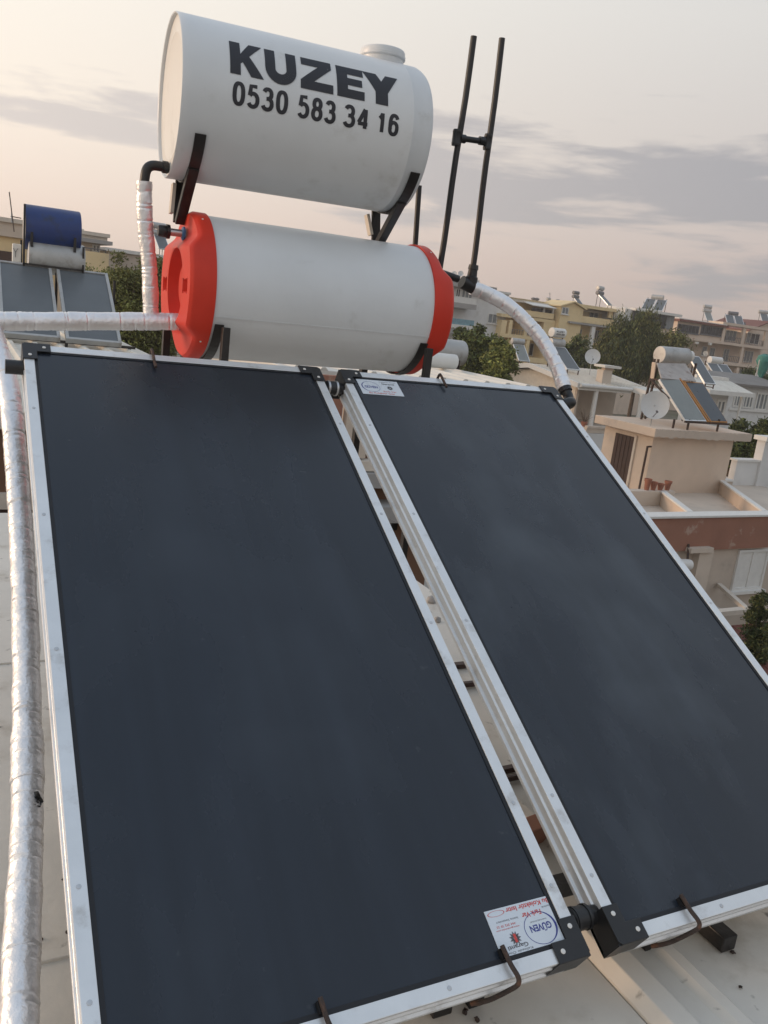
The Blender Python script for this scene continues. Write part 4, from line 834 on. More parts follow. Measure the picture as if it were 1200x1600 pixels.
# porch roof coming towards us at the right
pz = zE+.02; L2 = 1.3
MB().obox(F.P(uP, -.3, pz+.02), F.a*(uE-uP+.8), F.n*(-L2)+A(0, 0, -.12), (0, 0, .14)).build('porch_roof', roof_white, F.t)
MB().obox(F.P(uP-.06, -.3, pz-.12), F.a*.10, F.n*(-L2)+A(0, 0, -.12), (0, 0, .26)).build('fascia', trim_white, F.t)
zF = F.uv(930, 664)[1]
F.box('terrace_floor', .0, uE+1.2, -L2-.1, 2.19, zF-.25, zF, p_cream); F.box('terrace_wall', .0, uE+1.2, -L2-.15, 2.18, GZ, zF-.26, p_white)
F.box('parapet', .0, uE+1.0, -L2-.15, -L2+.05, zF+.001, zF+.12, p_cream)
for (xa, yy, zz) in ((928, -.22, zE-.1), (1001, -L2-.05, pz-.12)):
    c0 = F.uv(xa, 632, yy)[0]; MB().tube([F.P(c0, yy, zF), F.P(c0, yy, zz)], [.14, .13], 14).build('column', trim_white, F.t, smooth=True)
F.box('side_wall', .34, .50, .1, 2.6, GZ, zE-.1, p_tan)
F.window((905, 690, 914, 712), -L2-.16, dark_glass, sill=False, mull=0)
F.box('lower_window', uP-2.4, uP-1.6, -L2-.20, -L2-.152, zF-2.0, zF-1.0, dark_glass)
for x in (813, 822): 
    a_, b_, c_, d_ = F.rect((x, 596, x+6, 604), 3.0); F.box('vent', a_-.2, b_-.2, .0, .04, c_, d_, dark_glass) if False else None
for yy in (2.2, 3.3, 4.6): MB().obox(F.P(.30, yy, zE-1.3), F.n*.75, (0, 0, .8), F.a*-.04).build('shutter', trim_white, F.t)
ch = thing('roof_chimney', 'small capped chimney on the far slope of the white roof', 'chimney', at(951, 583, 46)); b = at(949, 582, 45.2)
MB().box(b[0]-.28, b[0]+.35, b[1], b[1]+.5, b[2]-.9, b[2]+.12).build('stack', p_cream, ch); MB().box(b[0]-.4, b[0]+.75, b[1]-.2, b[1]+.7, b[2]+.25, b[2]+.38).build('cap', roof_white, ch); MB().box(b[0]-.1, b[0]+.5, b[1]+.1, b[1]+.4, b[2]+.121, b[2]+.249).build('flue', p_peach, ch)
pt = thing('dry_plant', 'dry leafless potted plant on the porch of the white-roofed house', 'plant', F.P(F.uv(912, 655)[0], -L2+.5, zF)); b = F.P(F.uv(914, 655, -L2+.5)[0], -L2+.5, zF)
MB().lathe(b, (0, 0, 1), [(0, .13), (.25, .18), (.26, .16)], 12).build('pot', terracotta, pt)
m = MB()
for i in range(16): a = random.random()*6.28; d = A(math.cos(a)*.4, math.sin(a)*.4, random.uniform(.4, .9)); m.tube([b+A(0, 0, .2), b+d*.5+A(0, 0, .22), b+d+A(random.uniform(-.1, .1), 0, .1)], [.012, .009, .004], 5)
m.build('branches', bark, pt)

# ---- generic small solar heater: tank(s) over tilted collector(s)
def heater(label, P, yaw, sc=1.0, two=False, tankm=galv, colm=col_grey, ncol=1, group=None, tankmend=None, gap=.1, tl_=36, leg=.35, wide=.95, tankL=1.15, tank=True):
    P = np.array(P, float); t = thing('solar_heater', label, 'solar heater', P, group); a = A(math.cos(R(yaw)), math.sin(R(yaw)), 0); n = A(-a[1], a[0], 0)
    def X(u, y, z): return P+sc*(a*u+n*y+A(0, 0, z))
    Lc = 1.85; dyv = Lc*math.cos(R(tl_)); dz = Lc*math.sin(R(tl_)); tot = ncol*wide+(ncol-1)*gap
    for i in range(ncol):
        u = -tot/2+i*(wide+gap); o = X(u, -dyv/2, leg); d = sc*(n*dyv+A(0, 0, dz)); nn = np.cross(a, d); nn = nn/np.linalg.norm(nn)
        c = MB().obox(o-nn*.08*sc, a*wide*sc, d, nn*.08*sc).build('collector', alu, t); dd = d/np.linalg.norm(d)
        MB().obox(o+a*.05*sc+dd*.05*sc+nn*.001, a*(wide-.1)*sc, d-dd*.1*sc, nn*.008*sc).build('glass', colm, c)
    zt = leg+dz+.20; yt = dyv/2+.22
    def tk(y, z, r, Lk, m, nm):
        o = MB().lathe(X(-Lk/2, y, z), a, [(0, r*.9*sc), (.01, r*sc), (Lk*sc-.02, r*sc), (Lk*sc, r*.9*sc)], 28).build(nm, m, t, smooth=True); return o
    if tank: tk(yt, zt, .24, tankL, tankm, 'tank')
    if two: tk(yt+.05, zt+.55, .26, tankL*.95, tankmend or trim_white, 'upper_tank')
    for u in (-tot/2+.1, tot/2-.1):
        MB().bar(X(u, -dyv/2+.05, -.05), X(u, -dyv/2+.05, leg), .045*sc, .045*sc, (0, 1, 0)).build('leg', rusty, t)
        MB().bar(X(u, yt+.02, -.05), X(u, yt+.02, zt+(.4 if two else -.1)), .045*sc, .045*sc, (0, 1, 0)).build('leg', rusty, t); MB().bar(X(u, -dyv/2+.05, .02), X(u, yt, .02), .04*sc, .04*sc).build('base_bar', rusty, t)
    return t
# heater on the white roof: white lettered tank over a grey one
hw = at(893, 579, 46.5)
hh = heater('solar heater with a white lettered tank on the white-roofed house', hw+A(-.35, .2, -.25), 4, 1.0, two=True, colm=col_grey, wide=1.0, tankL=.98)
for i, s in enumerate(('KUZEY', '0530 583')):
    V, Fc = text2d(s, 1, .03); V = fit2d(V, -.30, .30, .02-i*.14, .12-i*.14); a = A(math.cos(R(4)), math.sin(R(4)), 0); n = A(-a[1], a[0], 0); c_ = hw+A(-.35, .2, -.25)+n*(.7485+.22+.05)+A(0, 0, .35+1.087+.20+.55)
    MB().add([c_+a*x-n*.264*math.cos(y/.26)+A(0, 0, .264*math.sin(y/.26)) for x, y in V], Fc).build('lettering', paint_black, hh)
dish('satellite_dish', 'pale round dish above the white corrugated roof before the trees', at(926, 557, 47), .43, (-.65, -1, .25), mast=1.2)
# heater on the far balcony of the yellow house
heater('small grey solar heater in front of the lower yellow loggia', at(812, 570, 62), -12, 1.0, tankm=galv, colm=col_green, wide=.9, tankL=1.0)
# heaters on the far roofs
heater('solar heater with tilted dark collectors on the glazed building roof', at(1020, 488, 101.5), -55, 1.25, ncol=2, tankm=galv, colm=col_grey, leg=.2)
heater('small dark tanks on the yellow roof, left of its aerial', at(904, 479, 99), 4, .8, two=True, tankm=rail_grey, tankmend=rail_grey, leg=.1)
heater('raised tank and collector against the sky on the yellow roof end', at(944, 483, 99), 15, 1.0, two=True, tankm=rail_grey, tankmend=galv, leg=.5)
heater('pale solar heater on the brown roof edge of the beige block', at(1106, 502, 119), -25, 1.05, two=True, tankm=galv, colm=col_green, leg=.1, tankmend=galv)
heater('pair of dark collectors on the beige block beside its chimney', at(1146, 509, 120), -30, 1.2, ncol=2, tankm=rail_grey, colm=col_grey, leg=.15)
heater('round tank heater on the gabled house at the right edge', at(1192, 511, 134), -30, 1.25, tankm=galv, colm=col_grey, leg=.6)
heater('tiny grey heater on the cream roof beyond the foil pipe', at(252, 399, 55), 6, .8, two=True, tankm=galv, tankmend=galv, leg=.5)
# low pieces on the yellow building's flat roof
for i, (x, y, lb) in enumerate(((833, 467, 'small dark vent on the flat yellow roof, leftmost'), (838, 467.5, 'twin dark vent on the flat yellow roof'), (856, 467, 'pale roof fan on the flat yellow roof'), (871, 470, 'dark vent beside the yellow gable'))):
    b = at(x, y+5, 101); t = thing('roof_vent', lb, 'roof vent', b, 'vents on the yellow roof'); MB().lathe(b-A(0, 0, .3), (0, 0, 1), [(0, .16), (.55, .16), (.56, .30), (.75, .32), (.85, .12)], 12).build('cowl', rail_grey if i != 2 else galv, t)
t = thing('roof_aerial', 'thin aerial standing on the yellow roof', 'antenna', at(860, 474, 101)); MB().tube([at(859, 457, 101), at(860, 475, 101)], .03, 5).build('pole', rail_grey, t); MB().bar(at(857, 459, 101), at(861, 459.5, 101), .03, .03).build('cross_arm', rail_grey, t)

# ---- right: terrace house with the stair hut, heater, pots
F = Fac('terrace_house', 'terracotta and beige terrace house below the stair hut', 1100, 803, 21.8, 2)
zc = F.uv(1100, 803)[1]; uL = F.uv(985, 803)[0]; uR = F.uv(1225, 806)[0]; zT = at(1090, 783, 26)[2]-.02
ztw = F.uv(1090, 858)[1]
F.box('wall', uL, uR+6, .0, 8, GZ, ztw, p_tan); F.box('wall', uL, uR-.55, -.12, .2, ztw+.001, zc-.06, p_terra); F.box('wall', uL, uR+6, .201, 8, ztw+.001, zT-.06, p_tan)
F.box('wall_return', uR-.54, uR+1.2, .05, .2, ztw+.001, zc-.2, p_tan)
F.box('terrace_floor', uL, uR+6, .22, 8, zT-.059, zT, p_cream)
F.box('coping', uL-.05, uR+.1, -.18, .26, zc-.06, zc+.0, trim_white, bevel=.01)
def cop(pa, pb, ya, yb, h=.0, m=p_peach):
    ua = F.uv(*pa, ya)[0]; ub = F.uv(*pb, yb)[0]; a = F.P(ua, ya, zc+h); b = F.P(ub, yb, zc+h)
    MB().obox(A(a[0], a[1], zT), F.a*.14, A(b[0]-a[0], b[1]-a[1], 0), (0, 0, zc+h-zT-.05)).build('parapet', m, F.t); MB().obox(a-A(.04, 0, .049), F.a*.22, b-a, (0, 0, .05)).build('coping', trim_white, F.t)
cop((1075, 803), (1029, 789), .27, 2.6); cop((1190, 806), (1118, 783), .27, 4.2, m=p_peach)
u0 = F.uv(1118, 783, 4.2)[0]; F.box('parapet', u0, uR+3, 4.2, 4.36, zT, zc-.05, p_tan); F.box('coping', u0-.05, uR+3, 4.16, 4.42, zc-.049, zc+.01, trim_white)
F.box('parapet', uL, F.uv(1048, 789, 2.6)[0], 2.53, 2.82, zT+.001, zc, p_cream, bevel=.01)
F.window((1147, 858, 1193, 920), -.0, trim_white, trim_white, mull=1); 
F.rbox('pilaster', (1084, 862, 1105, 960), -.22, -.002, p_cream); F.rbox('pilaster_cap', (1080, 857, 1115, 864), -.30, -.12-.002, p_cream)
lamp = thing('white_cylinder', 'small white cylinder fixed to the terracotta wall beside the collector edge', 'wall lamp', F.P(F.uv(1066, 873, -.4)[0], -.4, F.uv(1066, 882)[1])); p = F.P(F.uv(1055, 872, -.4)[0], -.4, F.uv(1066, 872)[1]); q = F.P(F.uv(1080, 874, -.4)[0], -.4, F.uv(1080, 874)[1])
MB().lathe(p, q-p, [(0, .10), (.01, .14), (np.linalg.norm(q-p)-.03, .14), (np.linalg.norm(q-p), .10)], 20).build('body', trim_white, lamp, smooth=True)
MB().bar(F.P(F.uv(1076, 866, -.3)[0], -.3, F.uv(1076, 868)[1]), F.P(F.uv(1076, 850, -.13)[0], -.13, F.uv(1076, 848)[1]), .05, .05).build('bracket', rusty, lamp)
# canopy and tiled roof low down
F.box('canopy_edge', F.uv(1100, 958, -1.8)[0], F.uv(1168, 958, -1.8)[0], -1.8, -1.6, F.uv(1140, 962, -1.8)[1], F.uv(1140, 955, -1.8)[1], trim_cream)
a = F.P(F.uv(1162, 957, -1.75)[0], -1.75, F.uv(1150, 958, -1.8)[1]); b = F.P(F.uv(1118, 934, -.1)[0], -.05, a[2]); MB().obox(a, F.a*.16, b-a, (0, 0, .1)).build('canopy_edge', trim_cream, F.t)
F.box('canopy', F.uv(1100, 958, -1.8)[0], F.uv(1150, 958, -1.8)[0], -1.6, -.01, a[2]-.10, a[2]-.04, slab_grey)
tr = thing('tiled_roof', 'dark red tiled lean-to roof below the terrace house', 'roof', F.P(F.uv(1170, 1000, -2)[0], -3, GZ))
zt0 = F.uv(1170, 965, -1.7)[1]
for i in range(9):
    for j in range(16):
        u = F.uv(1120, 970, -2)[0]+j*.24; y = -1.9-i*.30; z = zt0-.1-i*.085
        MB().obox(F.P(u, y-.33, z-.085), F.a*.225, F.n*.33+A(0, 0, .085), (0, 0, .035+.006*(j % 2))).build('tile', tile_red, tr)
MB().obox(F.P(F.uv(1120, 970, -2)[0], -4.7, zt0-.1-9*.085-.06), F.a*4, F.n*2.8+A(0, 0, 9*.085), (0, 0, .02)).build('deck', wood_dark, tr)
F.box('lean_to_wall', F.uv(1120, 970, -2)[0], F.uv(1120, 970, -2)[0]+3.8, -4.3, -.01, GZ, zt0-1.2, p_tan)

# ---- stair hut
K = Fac('stair_hut', 'peach plastered stair hut with brown door and overhanging flat slab', 1022, 680, 26, 2)
uR = K.uv(1147, 686)[0]; zb = zT; zS = K.uv(1080, 684)[1]; DH = 2.15
K.box('wall', 0, uR, 0, DH, zb, zS, p_peach)
K.box('roof_slab', -.30, uR+.42, -.32, DH+.25, zS+.001, zS+.27, p_peach, bevel=.02)
# chipped mortar lip along the slab, in uneven pieces
lip = [(-.34, .264)]; k = 46
lip = [(-.34+(uR+.75)*i/k, .03+random.uniform(-.06, .02)*(1 if i % 3 else .4)) for i in range(k+1)]
m = MB()
for i in range(k): m.obox(K.P(lip[i][0], -.345, zS+lip[i][1]), K.a*(lip[i+1][0]-lip[i][0])+A(0, 0, lip[i+1][1]-lip[i][1]), K.n*.022, (0, 0, .264-max(lip[i][1], lip[i+1][1])))
m.build('chipped_edge', p_tan, K.t)
a = K.P(-.006, DH*.34, zb+.02); MB().obox(a, K.n*(DH*.40), (0, 0, zS-zb-.20), K.a*-.03).build('door', wood_dark, K.t)
for i in range(5): MB().obox(K.P(-.04, DH*.34+DH*.08*i+.01, zb+.03), K.n*(DH*.08-.025), (0, 0, zS-zb-.22), K.a*-.012).build('door_plank', wood_dark, K.t)
MB().obox(K.P(-.005, DH*.30, zb), K.n*.09, (0, 0, zS-zb-.12), K.a*-.05).build('door_frame', p_cream, K.t)
pp = thing('iron_pipe', 'thin rusty pipe standing at the corner of the stair hut', 'pipe', K.P(-.25, .3, zb)); pa = at(1012, 697, 26.0); pb_ = at(1001, 768, 26.0); MB().tube([A(pa[0], pa[1], pa[2]), A(pa[0]-.02, pa[1], zb)], .035, 8).build('tube', rusty, pp, smooth=True); MB().tube([A(pa[0], pa[1], pa[2]-.02), A(pa[0]+.15, pa[1], pa[2]-.01)], .03, 8).build('spout', rusty, pp)
# plinth with flower pots
for i, (dx, h, lb) in enumerate(((1008, .34, 'terracotta pot on the terrace wall, tallest, left of the row'), (1018, .25, 'terracotta pot on the terrace wall, second of the row'), (1029, .20, 'small terracotta pot on the terrace wall, third of the row'), (1040, .28, 'terracotta pot on the terrace wall, right end of the row'))):
    o = F.P(F.uv(dx, 776, 2.675)[0], 2.675, zc+.0); t = thing('clay_pot', lb, 'flower pot', o, 'clay pots by the stair hut'); MB().lathe(o, (0, 0, 1), [(0, .065), (h*.75, .095), (h*.76, .11), (h, .115), (h-.005, .098), (h*.7, .085)], 14).build('body', terracotta, t, smooth=True)
# heater on the hut
zs = zS+.272
sh = thing('solar_heater', 'weathered heater with grey tank and two wood-edged collectors on the stair hut', 'solar heater', K.P(1.2, .8, zs))
def KP(px, py, y): u, z = K.uv(px, py, y); return K.P(u, y, z)
t0 = KP(1030, 554, 2.3); t1 = KP(1074, 551, 2.3); t1 = A(t1[0], t1[1], t0[2]+.03)
tb_ = MB().lathe(t0, t1-t0, [(0, .22), (.004, .27), (.02, .285), (np.linalg.norm(t1-t0)*.5, .29), (np.linalg.norm(t1-t0)-.03, .285), (np.linalg.norm(t1-t0), .25)], 36).build('tank', galv, sh, smooth=True)
w0 = t1+A(.02, .1, .02); MB().lathe(w0, t1-t0, [(0, .15), (.02, .19), (.28, .19), (.31, .15)], 28).build('small_tank', trim_white, sh, smooth=True)
bk = [KP(1027, 567, 1.95), KP(1071, 568, 1.95), KP(1088, 596, 1.15), KP(1034, 591, 1.15)]
nrm = A(0, .04, -.02); MB().add(bk+[p+nrm for p in bk], [(0, 1, 2, 3), (7, 6, 5, 4), (0, 4, 5, 1), (1, 5, 6, 2), (2, 6, 7, 3), (3, 7, 4, 0)]).build('backing_sheet', sheet_grey, sh)
def quadcol(q, mg, mf, nm):
    q = [np.array(x) for x in q]; n = np.cross(q[1]-q[0], q[3]-q[0]); n = n/np.linalg.norm(n); n = n if n[2] > 0 else -n
    o = MB().add(q+[p-n*.08 for p in q], [(0, 1, 2, 3), (7, 6, 5, 4), (0, 4, 5, 1), (1, 5, 6, 2), (2, 6, 7, 3), (3, 7, 4, 0)]).build(nm, mf, sh)
    c = sum(q)/4; w = [c+(p-c)*.95+n*.004 for p in q]; MB().add(w+[p+n*.004 for p in w], [(0, 1, 2, 3), (7, 6, 5, 4), (0, 4, 5, 1), (1, 5, 6, 2), (2, 6, 7, 3), (3, 7, 4, 0)]).build('glass', mg, o)
quadcol([KP(1030, 592, 1.2), KP(1061, 592, 1.2), KP(1104, 658, -.25), KP(1071, 657, -.25)], col_green, alu, 'collector')
quadcol([KP(1070, 596, 1.2), KP(1098, 598, 1.2), KP(1137, 660, -.25), KP(1108, 659, -.25)], col_dark, wood_orange, 'collector')
a = KP(1062, 592, 1.22); b = KP(1107, 659.5, -.26); MB().bar(a, b, .07, .05, (1, 0, 0)).build('wooden_strip', wood_orange, sh); a = KP(1067, 594, 1.22); b = KP(1111, 660, -.26); MB().bar(a, b, .05, .04, (1, 0, 0)).build('wooden_strip', wood_orange, sh)
MB().bar(KP(1070, 659, -.27), KP(1139, 663, -.27), .06, .06).build('bottom_rail', rusty, sh)
for px, y in ((1077, -.2), (1124, -.2), (1054, -.0)):
    p = KP(px, 655, y); MB().bar((p[0], p[1], zs), (p[0], p[1], p[2]), .05, .05, (0, 1, 0)).build('leg', rusty, sh)
for px, y in ((1014, 1.9), (1020, 2.1), (1080, 2.1)):
    p = KP(px, 590, y); MB().bar((p[0], p[1], zs), (p[0]+.1, p[1], t0[2]-.15), .06, .06, (0, 1, 0)).build('leg', rusty, sh)
p = KP(1016, 592, 1.6); q = KP(1044, 622, .6); MB().bar(p, q, .05, .05).build('brace', rusty, sh); MB().bar(KP(1022, 566, 1.8), KP(1019, 592, 1.8), .16, .03, (1, 0, 0)).build('side_plate', p_peach, sh)
MB().bar(KP(1017, 592, 1.9), KP(1034, 594, 1.2), .05, .05).build('brace', rusty, sh)
dp = KP(1023.5, 633, .3)
dish('satellite_dish', 'large white dish on the stair hut roof beside the weathered heater', dp, .44, (-.62, -1, .18), mast=dp[2]-zs)
# ---- white parapet and chimney block at the right edge
Z = Fac('white_block', 'white rendered chimney block with low wall at the right edge', 1175, 700, 30, 2)
a_, b_, c_, d_ = Z.rect((1187, 690, 1235, 775)); Z.box('stack', a_, b_, 0, .35, GZ, d_, p_white); Z.box('cap', a_-.1, b_+.1, -.1, .45, d_+.001, d_+.16, trim_white)
a_, b_, c_, d_ = Z.rect((1151, 722, 1187, 765)); Z.box('low_wall', a_, b_-.01, .1, .35, GZ, d_, p_white); Z.box('coping', a_-.05, b_-.01, .05, .45, d_+.001, d_+.07, trim_white); Z.box('side_wall', b_-.9, b_-.02, .46, .6, GZ, d_-.6, p_white)
# ---- white house with a row of windows
F = Fac('veranda_house', 'white house with a grey roof and a row of white framed windows', 1170, 625, 52, 3)
a_, b_, c_, d_ = F.rect((1130, 604, 1225, 650)); F.box('wall', a_, b_, 0, 2.5, GZ, d_-.02, p_white)
m = MB(); m.obox(F.P(F.uv(1118, 604)[0], -.5, d_), F.a*(b_-F.uv(1118, 604)[0]), F.n*3.2+A(0, 0, .5), (0, 0, .12)); m.build('roof', M('roof_grey', (.20, .19, .18), .8, var=.2, scale=.6, bump=.3), F.t)
for r in ((1146, 611, 1160, 636), (1160.5, 612, 1176, 638), (1180, 613.5, 1198, 641), (1198.5, 615, 1220, 643)): F.window(r, 0, grey_glass, mull=2, w=.10, sill=False)
F.rbox('window_ledge', (1140, 640, 1225, 644), -.1, -.002, trim_white)
F = Fac('porch_house', 'small white porch with shallow cream roof behind the dark collector', 1120, 620, 44, 3)
a_, b_, c_, d_ = F.rect((1096, 614, 1150, 660)); F.box('wall', a_, b_-.4, .3, 1.4, GZ, d_, p_white)
m = MB(); m.obox(F.P(a_-.3, -.5, d_+.01), F.a*(b_-a_+.9), F.n*2.0+A(0, 0, .55), (0, 0, .14)); m.build('roof', roof_cream, F.t); F.box('fascia', a_-.3, b_+.6, -.56, -.51, d_-.06, d_+.16, trim_white)
F.window((1118, 624, 1132, 648), .3, grey_glass, w=.12, sill=False); F.box('post', b_-.15, b_-.05, -.35, -.25, GZ, d_, trim_white)
p = F.P(a_+.6, 1.2, d_+.62); MB().obox(p, F.a*2.6, F.n*.5, (0, 0, .16)).build('ridge_cap', awning_w, F.t)
heater('solar heater with one slim grey collector just behind the hut', at(1092, 603, 34), 2, .8, tank=False, colm=col_grey, leg=.2, tl_=42, wide=.8)
heater('solar heater with a round white tank before the beige block', at(1126, 601, 62), -6, 1.1, ncol=2, wide=.85, gap=.04, tankm=trim_white, colm=col_grey, leg=.25, tankL=1.0)
dish('satellite_dish', 'small cream dish above the white-tank heater', at(1102.5, 552, 66), .20, (-.6, -1, .2), m=trim_cream, mast=1.2)
dish('satellite_dish', 'cream dish left of the white-tank heater', at(1101, 577, 60), .30, (-.8, -1, .2), m=trim_cream, mast=1.0)
dish('satellite_dish', 'pale dish at the right edge beside the teal parasol', at(1186, 586, 58), .27, (-.6, -1, .2), m=dish_m, mast=1.2)
um = thing('closed_parasol', 'folded teal parasol on a thin pole at the right edge', 'parasol', at(1183, 600, 56)); tp = at(1196, 553, 56)
m = MB(); m.lathe(tp-A(0, 0, 1.6), (0, 0, 1), [(0, .06), (.25, .16), (.6, .34), (.75, .30), (1.1, .46), (1.45, .40), (1.6, .08)], 14); m.v = [(x+random.uniform(-.06, .06), y+random.uniform(-.06, .06), z) for x, y, z in m.v]; m.build('canopy', teal, um, smooth=True)
p = at(1187, 562, 55.6); MB().tube([p, A(p[0], p[1], p[2]-3.5)], .04, 6).build('pole', galv, um)
# ---- tank lying on the flat roof to the right
a = aty(660, 546, 8.3); b = aty(722, 552, 8.3)
gtk = tank_obj('grey_tank', 'dull grey tank lying on the flat roof right of the red cap', A(a[0], 8.3, a[2]), A(b[0], 8.3, a[2]), .19, galv)
a2 = aty(650, 576, 7.6); b2 = aty(709, 582, 7.6); wtk = tank_obj('white_tank', 'white tank below the dull grey tank on the flat roof', A(a2[0], 7.6, -.33), A(b2[0], 7.6, -.33), .105, trim_white)
sx = thing('tank_stand', 'thin rusty stand under the dull grey tank', 'stand', (b[0], 8.2, -.47))
xr = b[0]-.13
for x, y in ((xr, 8.14), (xr+.10, 8.46), (a[0]+.1, 8.14)): MB().bar((x, y, -.47), (x, y, a[2]-.10), .022, .022, (0, 1, 0)).build('leg', rusty, sx)
MB().bar((xr, 8.14, a[2]-.20), (a[0]+.1, 8.14, a[2]-.20), .022, .022).build('cross_bar', rusty, sx)
# stand post glimpsed between the red cap and that tank
# ================================================================== TREES
def tree(name, label, base, H, rx, rz, n, leaf, m, clumps=60, trunk_r=.16, shape='round', group=None, m2=None, seed=0):
    g = np.random.default_rng(seed+100); base = np.array(base, float); t = thing(name, label, 'tree', base, group)
    cz = base[2]+H-rz
    C = []
    while len(C) < clumps:
        p = g.uniform(-1, 1, 3); r = np.linalg.norm(p)
        if r > 1 or r < .35: continue
        if shape == 'cone':
            zz = (p[2]+1)/2; w = (1-zz)**.6*.95+.02
            if math.hypot(p[0], p[1]) > w: continue
        C.append(p*A(rx, rx, rz)*g.uniform(.82, 1.08))
    C = np.array(C)
    def leaves(k, mm, nm, sel):
        ci = g.choice(sel, k); s = rx*.17; off = g.normal(0, 1, (k, 3))*s*g.uniform(.6, 1.3, clumps)[ci][:, None]
        if shape == 'cone': off[:, 2] *= 1.15
        c = C[ci]+off; d = g.normal(0, 1, (k, 3)); d /= np.linalg.norm(d, axis=1)[:, None]
        if shape == 'cone': d[:, 2] = np.abs(d[:, 2])+.9; d /= np.linalg.norm(d, axis=1)[:, None]
        e = np.cross(d, g.normal(0, 1, (k, 3))); e /= np.linalg.norm(e, axis=1)[:, None]; L = leaf*g.uniform(.6, 1.3, k)[:, None]; w = L*(.22 if shape == 'cone' else .42)
        o = c+A(0, 0, cz-base[2]); V = np.stack([o-d*L, o+e*w, o+d*L, o-e*w], 1).reshape(-1, 3)
        me = bpy.data.meshes.new(nm); me.from_pydata(V.tolist(), [], np.arange(4*k).reshape(-1, 4).tolist()); me.materials.append(mm)
        ob = bpy.data.objects.new(nm, me); COL.objects.link(ob); ob.parent = t; return ob
    idx = np.arange(clumps); h = clumps//2
    ob = leaves(int(n*.62), m, 'crown', idx); 
    if m2: leaves(int(n*.38), m2, 'crown', idx[:h])
    # inner dark mass of twigs
    m_ = MB(); 
    for p in C[::2]:
        mid = A(p[0]*.35, p[1]*.35, cz-base[2]+p[2]*.2-rz*.35); q = A(p[0]*.92, p[1]*.92, cz-base[2]+p[2]*.92)
        m_.tube([base+A(0, 0, (H-2*rz)*.8+.3), base+mid, base+q], [trunk_r*.45, trunk_r*.3, trunk_r*.08], 5)
    m_.build('branches', bark, t)
    MB().tube([base, base+A(.08, .03, (H-rz)*.5), base+A(.0, .0, H-rz)], [trunk_r*1.3, trunk_r, trunk_r*.5], 9).build('trunk', bark, t, smooth=True)
    return t
def tree_at(px, ptop, D, wpx, hpx, **k):
    P = at(px, ptop, D); s = D/FPX; H = P[2]-GZ
    return tree(base=(P[0], P[1], GZ), H=H, rx=wpx*s/2, rz=hpx*s/2, **k)
tree_at(975, 492, 66, 82, 105, name='conifer_tree', label='dark bushy conifer left of the pair before the yellow building end', n=24000, leaf=.17, m=leaf_b, m2=leaf_c, clumps=130, shape='cone', seed=1)
tree_at(1012, 489, 70, 84, 108, name='conifer_tree', label='dark bushy conifer right of the pair, before the glazed building', n=24000, leaf=.17, m=leaf_b, m2=leaf_c, clumps=130, shape='cone', seed=2)
tree_at(1052, 512, 74, 60, 80, name='round_tree', label='lower olive green tree right of the conifers behind the weathered heater', n=7000, leaf=.14, m=leaf_c, m2=leaf_b, clumps=50, seed=3)
tree_at(904, 527, 72, 44, 70, name='round_tree', label='green tree between the lettered white tank heater and the pale dish', n=8000, leaf=.14, m=leaf_a, m2=leaf_b, clumps=50, seed=4)
tree_at(752, 517, 40, 62, 90, name='broadleaf_tree', label='bright green tree in front of the white apartment block, left one', n=20000, leaf=.10, m=leaf_a, m2=leaf_b, clumps=60, seed=5)
tree_at(783, 535, 38, 52, 80, name='broadleaf_tree', label='bright green tree before the yellow building corner, right one', n=16000, leaf=.10, m=leaf_d, m2=leaf_a, clumps=50, seed=6)
tree_at(722, 520, 42, 50, 80, name='broadleaf_tree', label='green tree partly hidden by the red cap', n=8000, leaf=.12, m=leaf_a, m2=leaf_b, clumps=40, seed=7)
tree_at(196, 402, 24, 84, 200, name='hedge_tree', label='dense dark green tree left of the foil drop pipe', n=42000, leaf=.05, m=leaf_c, m2=leaf_d, clumps=170, seed=8)
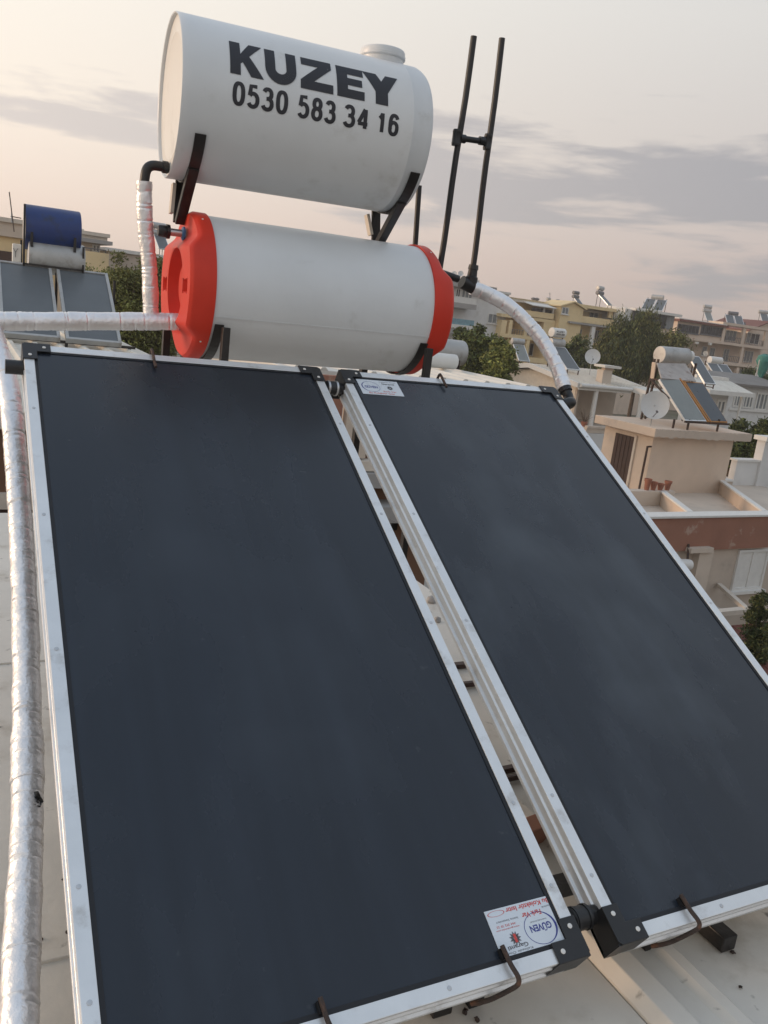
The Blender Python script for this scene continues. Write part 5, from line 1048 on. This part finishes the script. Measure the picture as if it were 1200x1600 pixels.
tree_at(246, 398, 25, 80, 210, name='hedge_tree', label='dense dark green tree behind the foil drop pipe and red cap', n=42000, leaf=.05, m=leaf_c, m2=leaf_d, clumps=170, seed=9)
tree_at(148, 412, 27, 60, 150, name='hedge_tree', label='green tree showing right of the grey tank on the left roof', n=18000, leaf=.055, m=leaf_d, m2=leaf_c, clumps=60, seed=10)
tree_at(1158, 655, 33, 44, 90, name='garden_tree', label='dark green tree between the stair hut and the white block', n=11000, leaf=.09, m=leaf_b, m2=leaf_a, clumps=60, seed=11)
tree_at(1195, 652, 38, 40, 80, name='garden_tree', label='green tree at the right edge under the veranda windows', n=9000, leaf=.09, m=leaf_a, m2=leaf_b, clumps=50, seed=12)
tree_at(1170, 572, 68, 34, 46, name='small_cypress', label='small dark cypress right of the white tank heater', n=6000, leaf=.13, m=leaf_b, m2=leaf_a, clumps=50, shape='cone', seed=13)
tree_at(1192, 575, 75, 40, 60, name='shrub_tree', label='dark shrubby tree behind the teal parasol', n=6000, leaf=.14, m=leaf_b, m2=leaf_a, clumps=40, seed=14)
tree_at(1200, 918, 19.0, 50, 150, name='courtyard_plant', label='leafy courtyard plant beside the tiled roof at the right edge', n=12000, leaf=.045, m=leaf_b, m2=leaf_c, clumps=60, trunk_r=.05, seed=15)
# ================================================================== THIN DUSK HAZE
hz = MB().box(-700, 700, -300, 1100, GZ-1, 16).build('haze', M('haze_dummy', (.5, .5, .5)), None); hz['kind'] = 'stuff'
hm = bpy.data.materials.new('haze'); hm.use_nodes = True; hm.node_tree.nodes.clear(); ho = hm.node_tree.nodes.new('ShaderNodeOutputMaterial'); hv = hm.node_tree.nodes.new('ShaderNodeVolumePrincipled')
hv.inputs['Color'].default_value = (.93, .88, .86, 1); hv.inputs['Density'].default_value = .0009; hv.inputs['Anisotropy'].default_value = .2
hm.node_tree.links.new(hv.outputs[0], ho.inputs['Volume']); hz.data.materials.clear(); hz.data.materials.append(hm)
# ---- tidy
for o in bpy.data.objects:
    if '_base' in o: del o['_base']
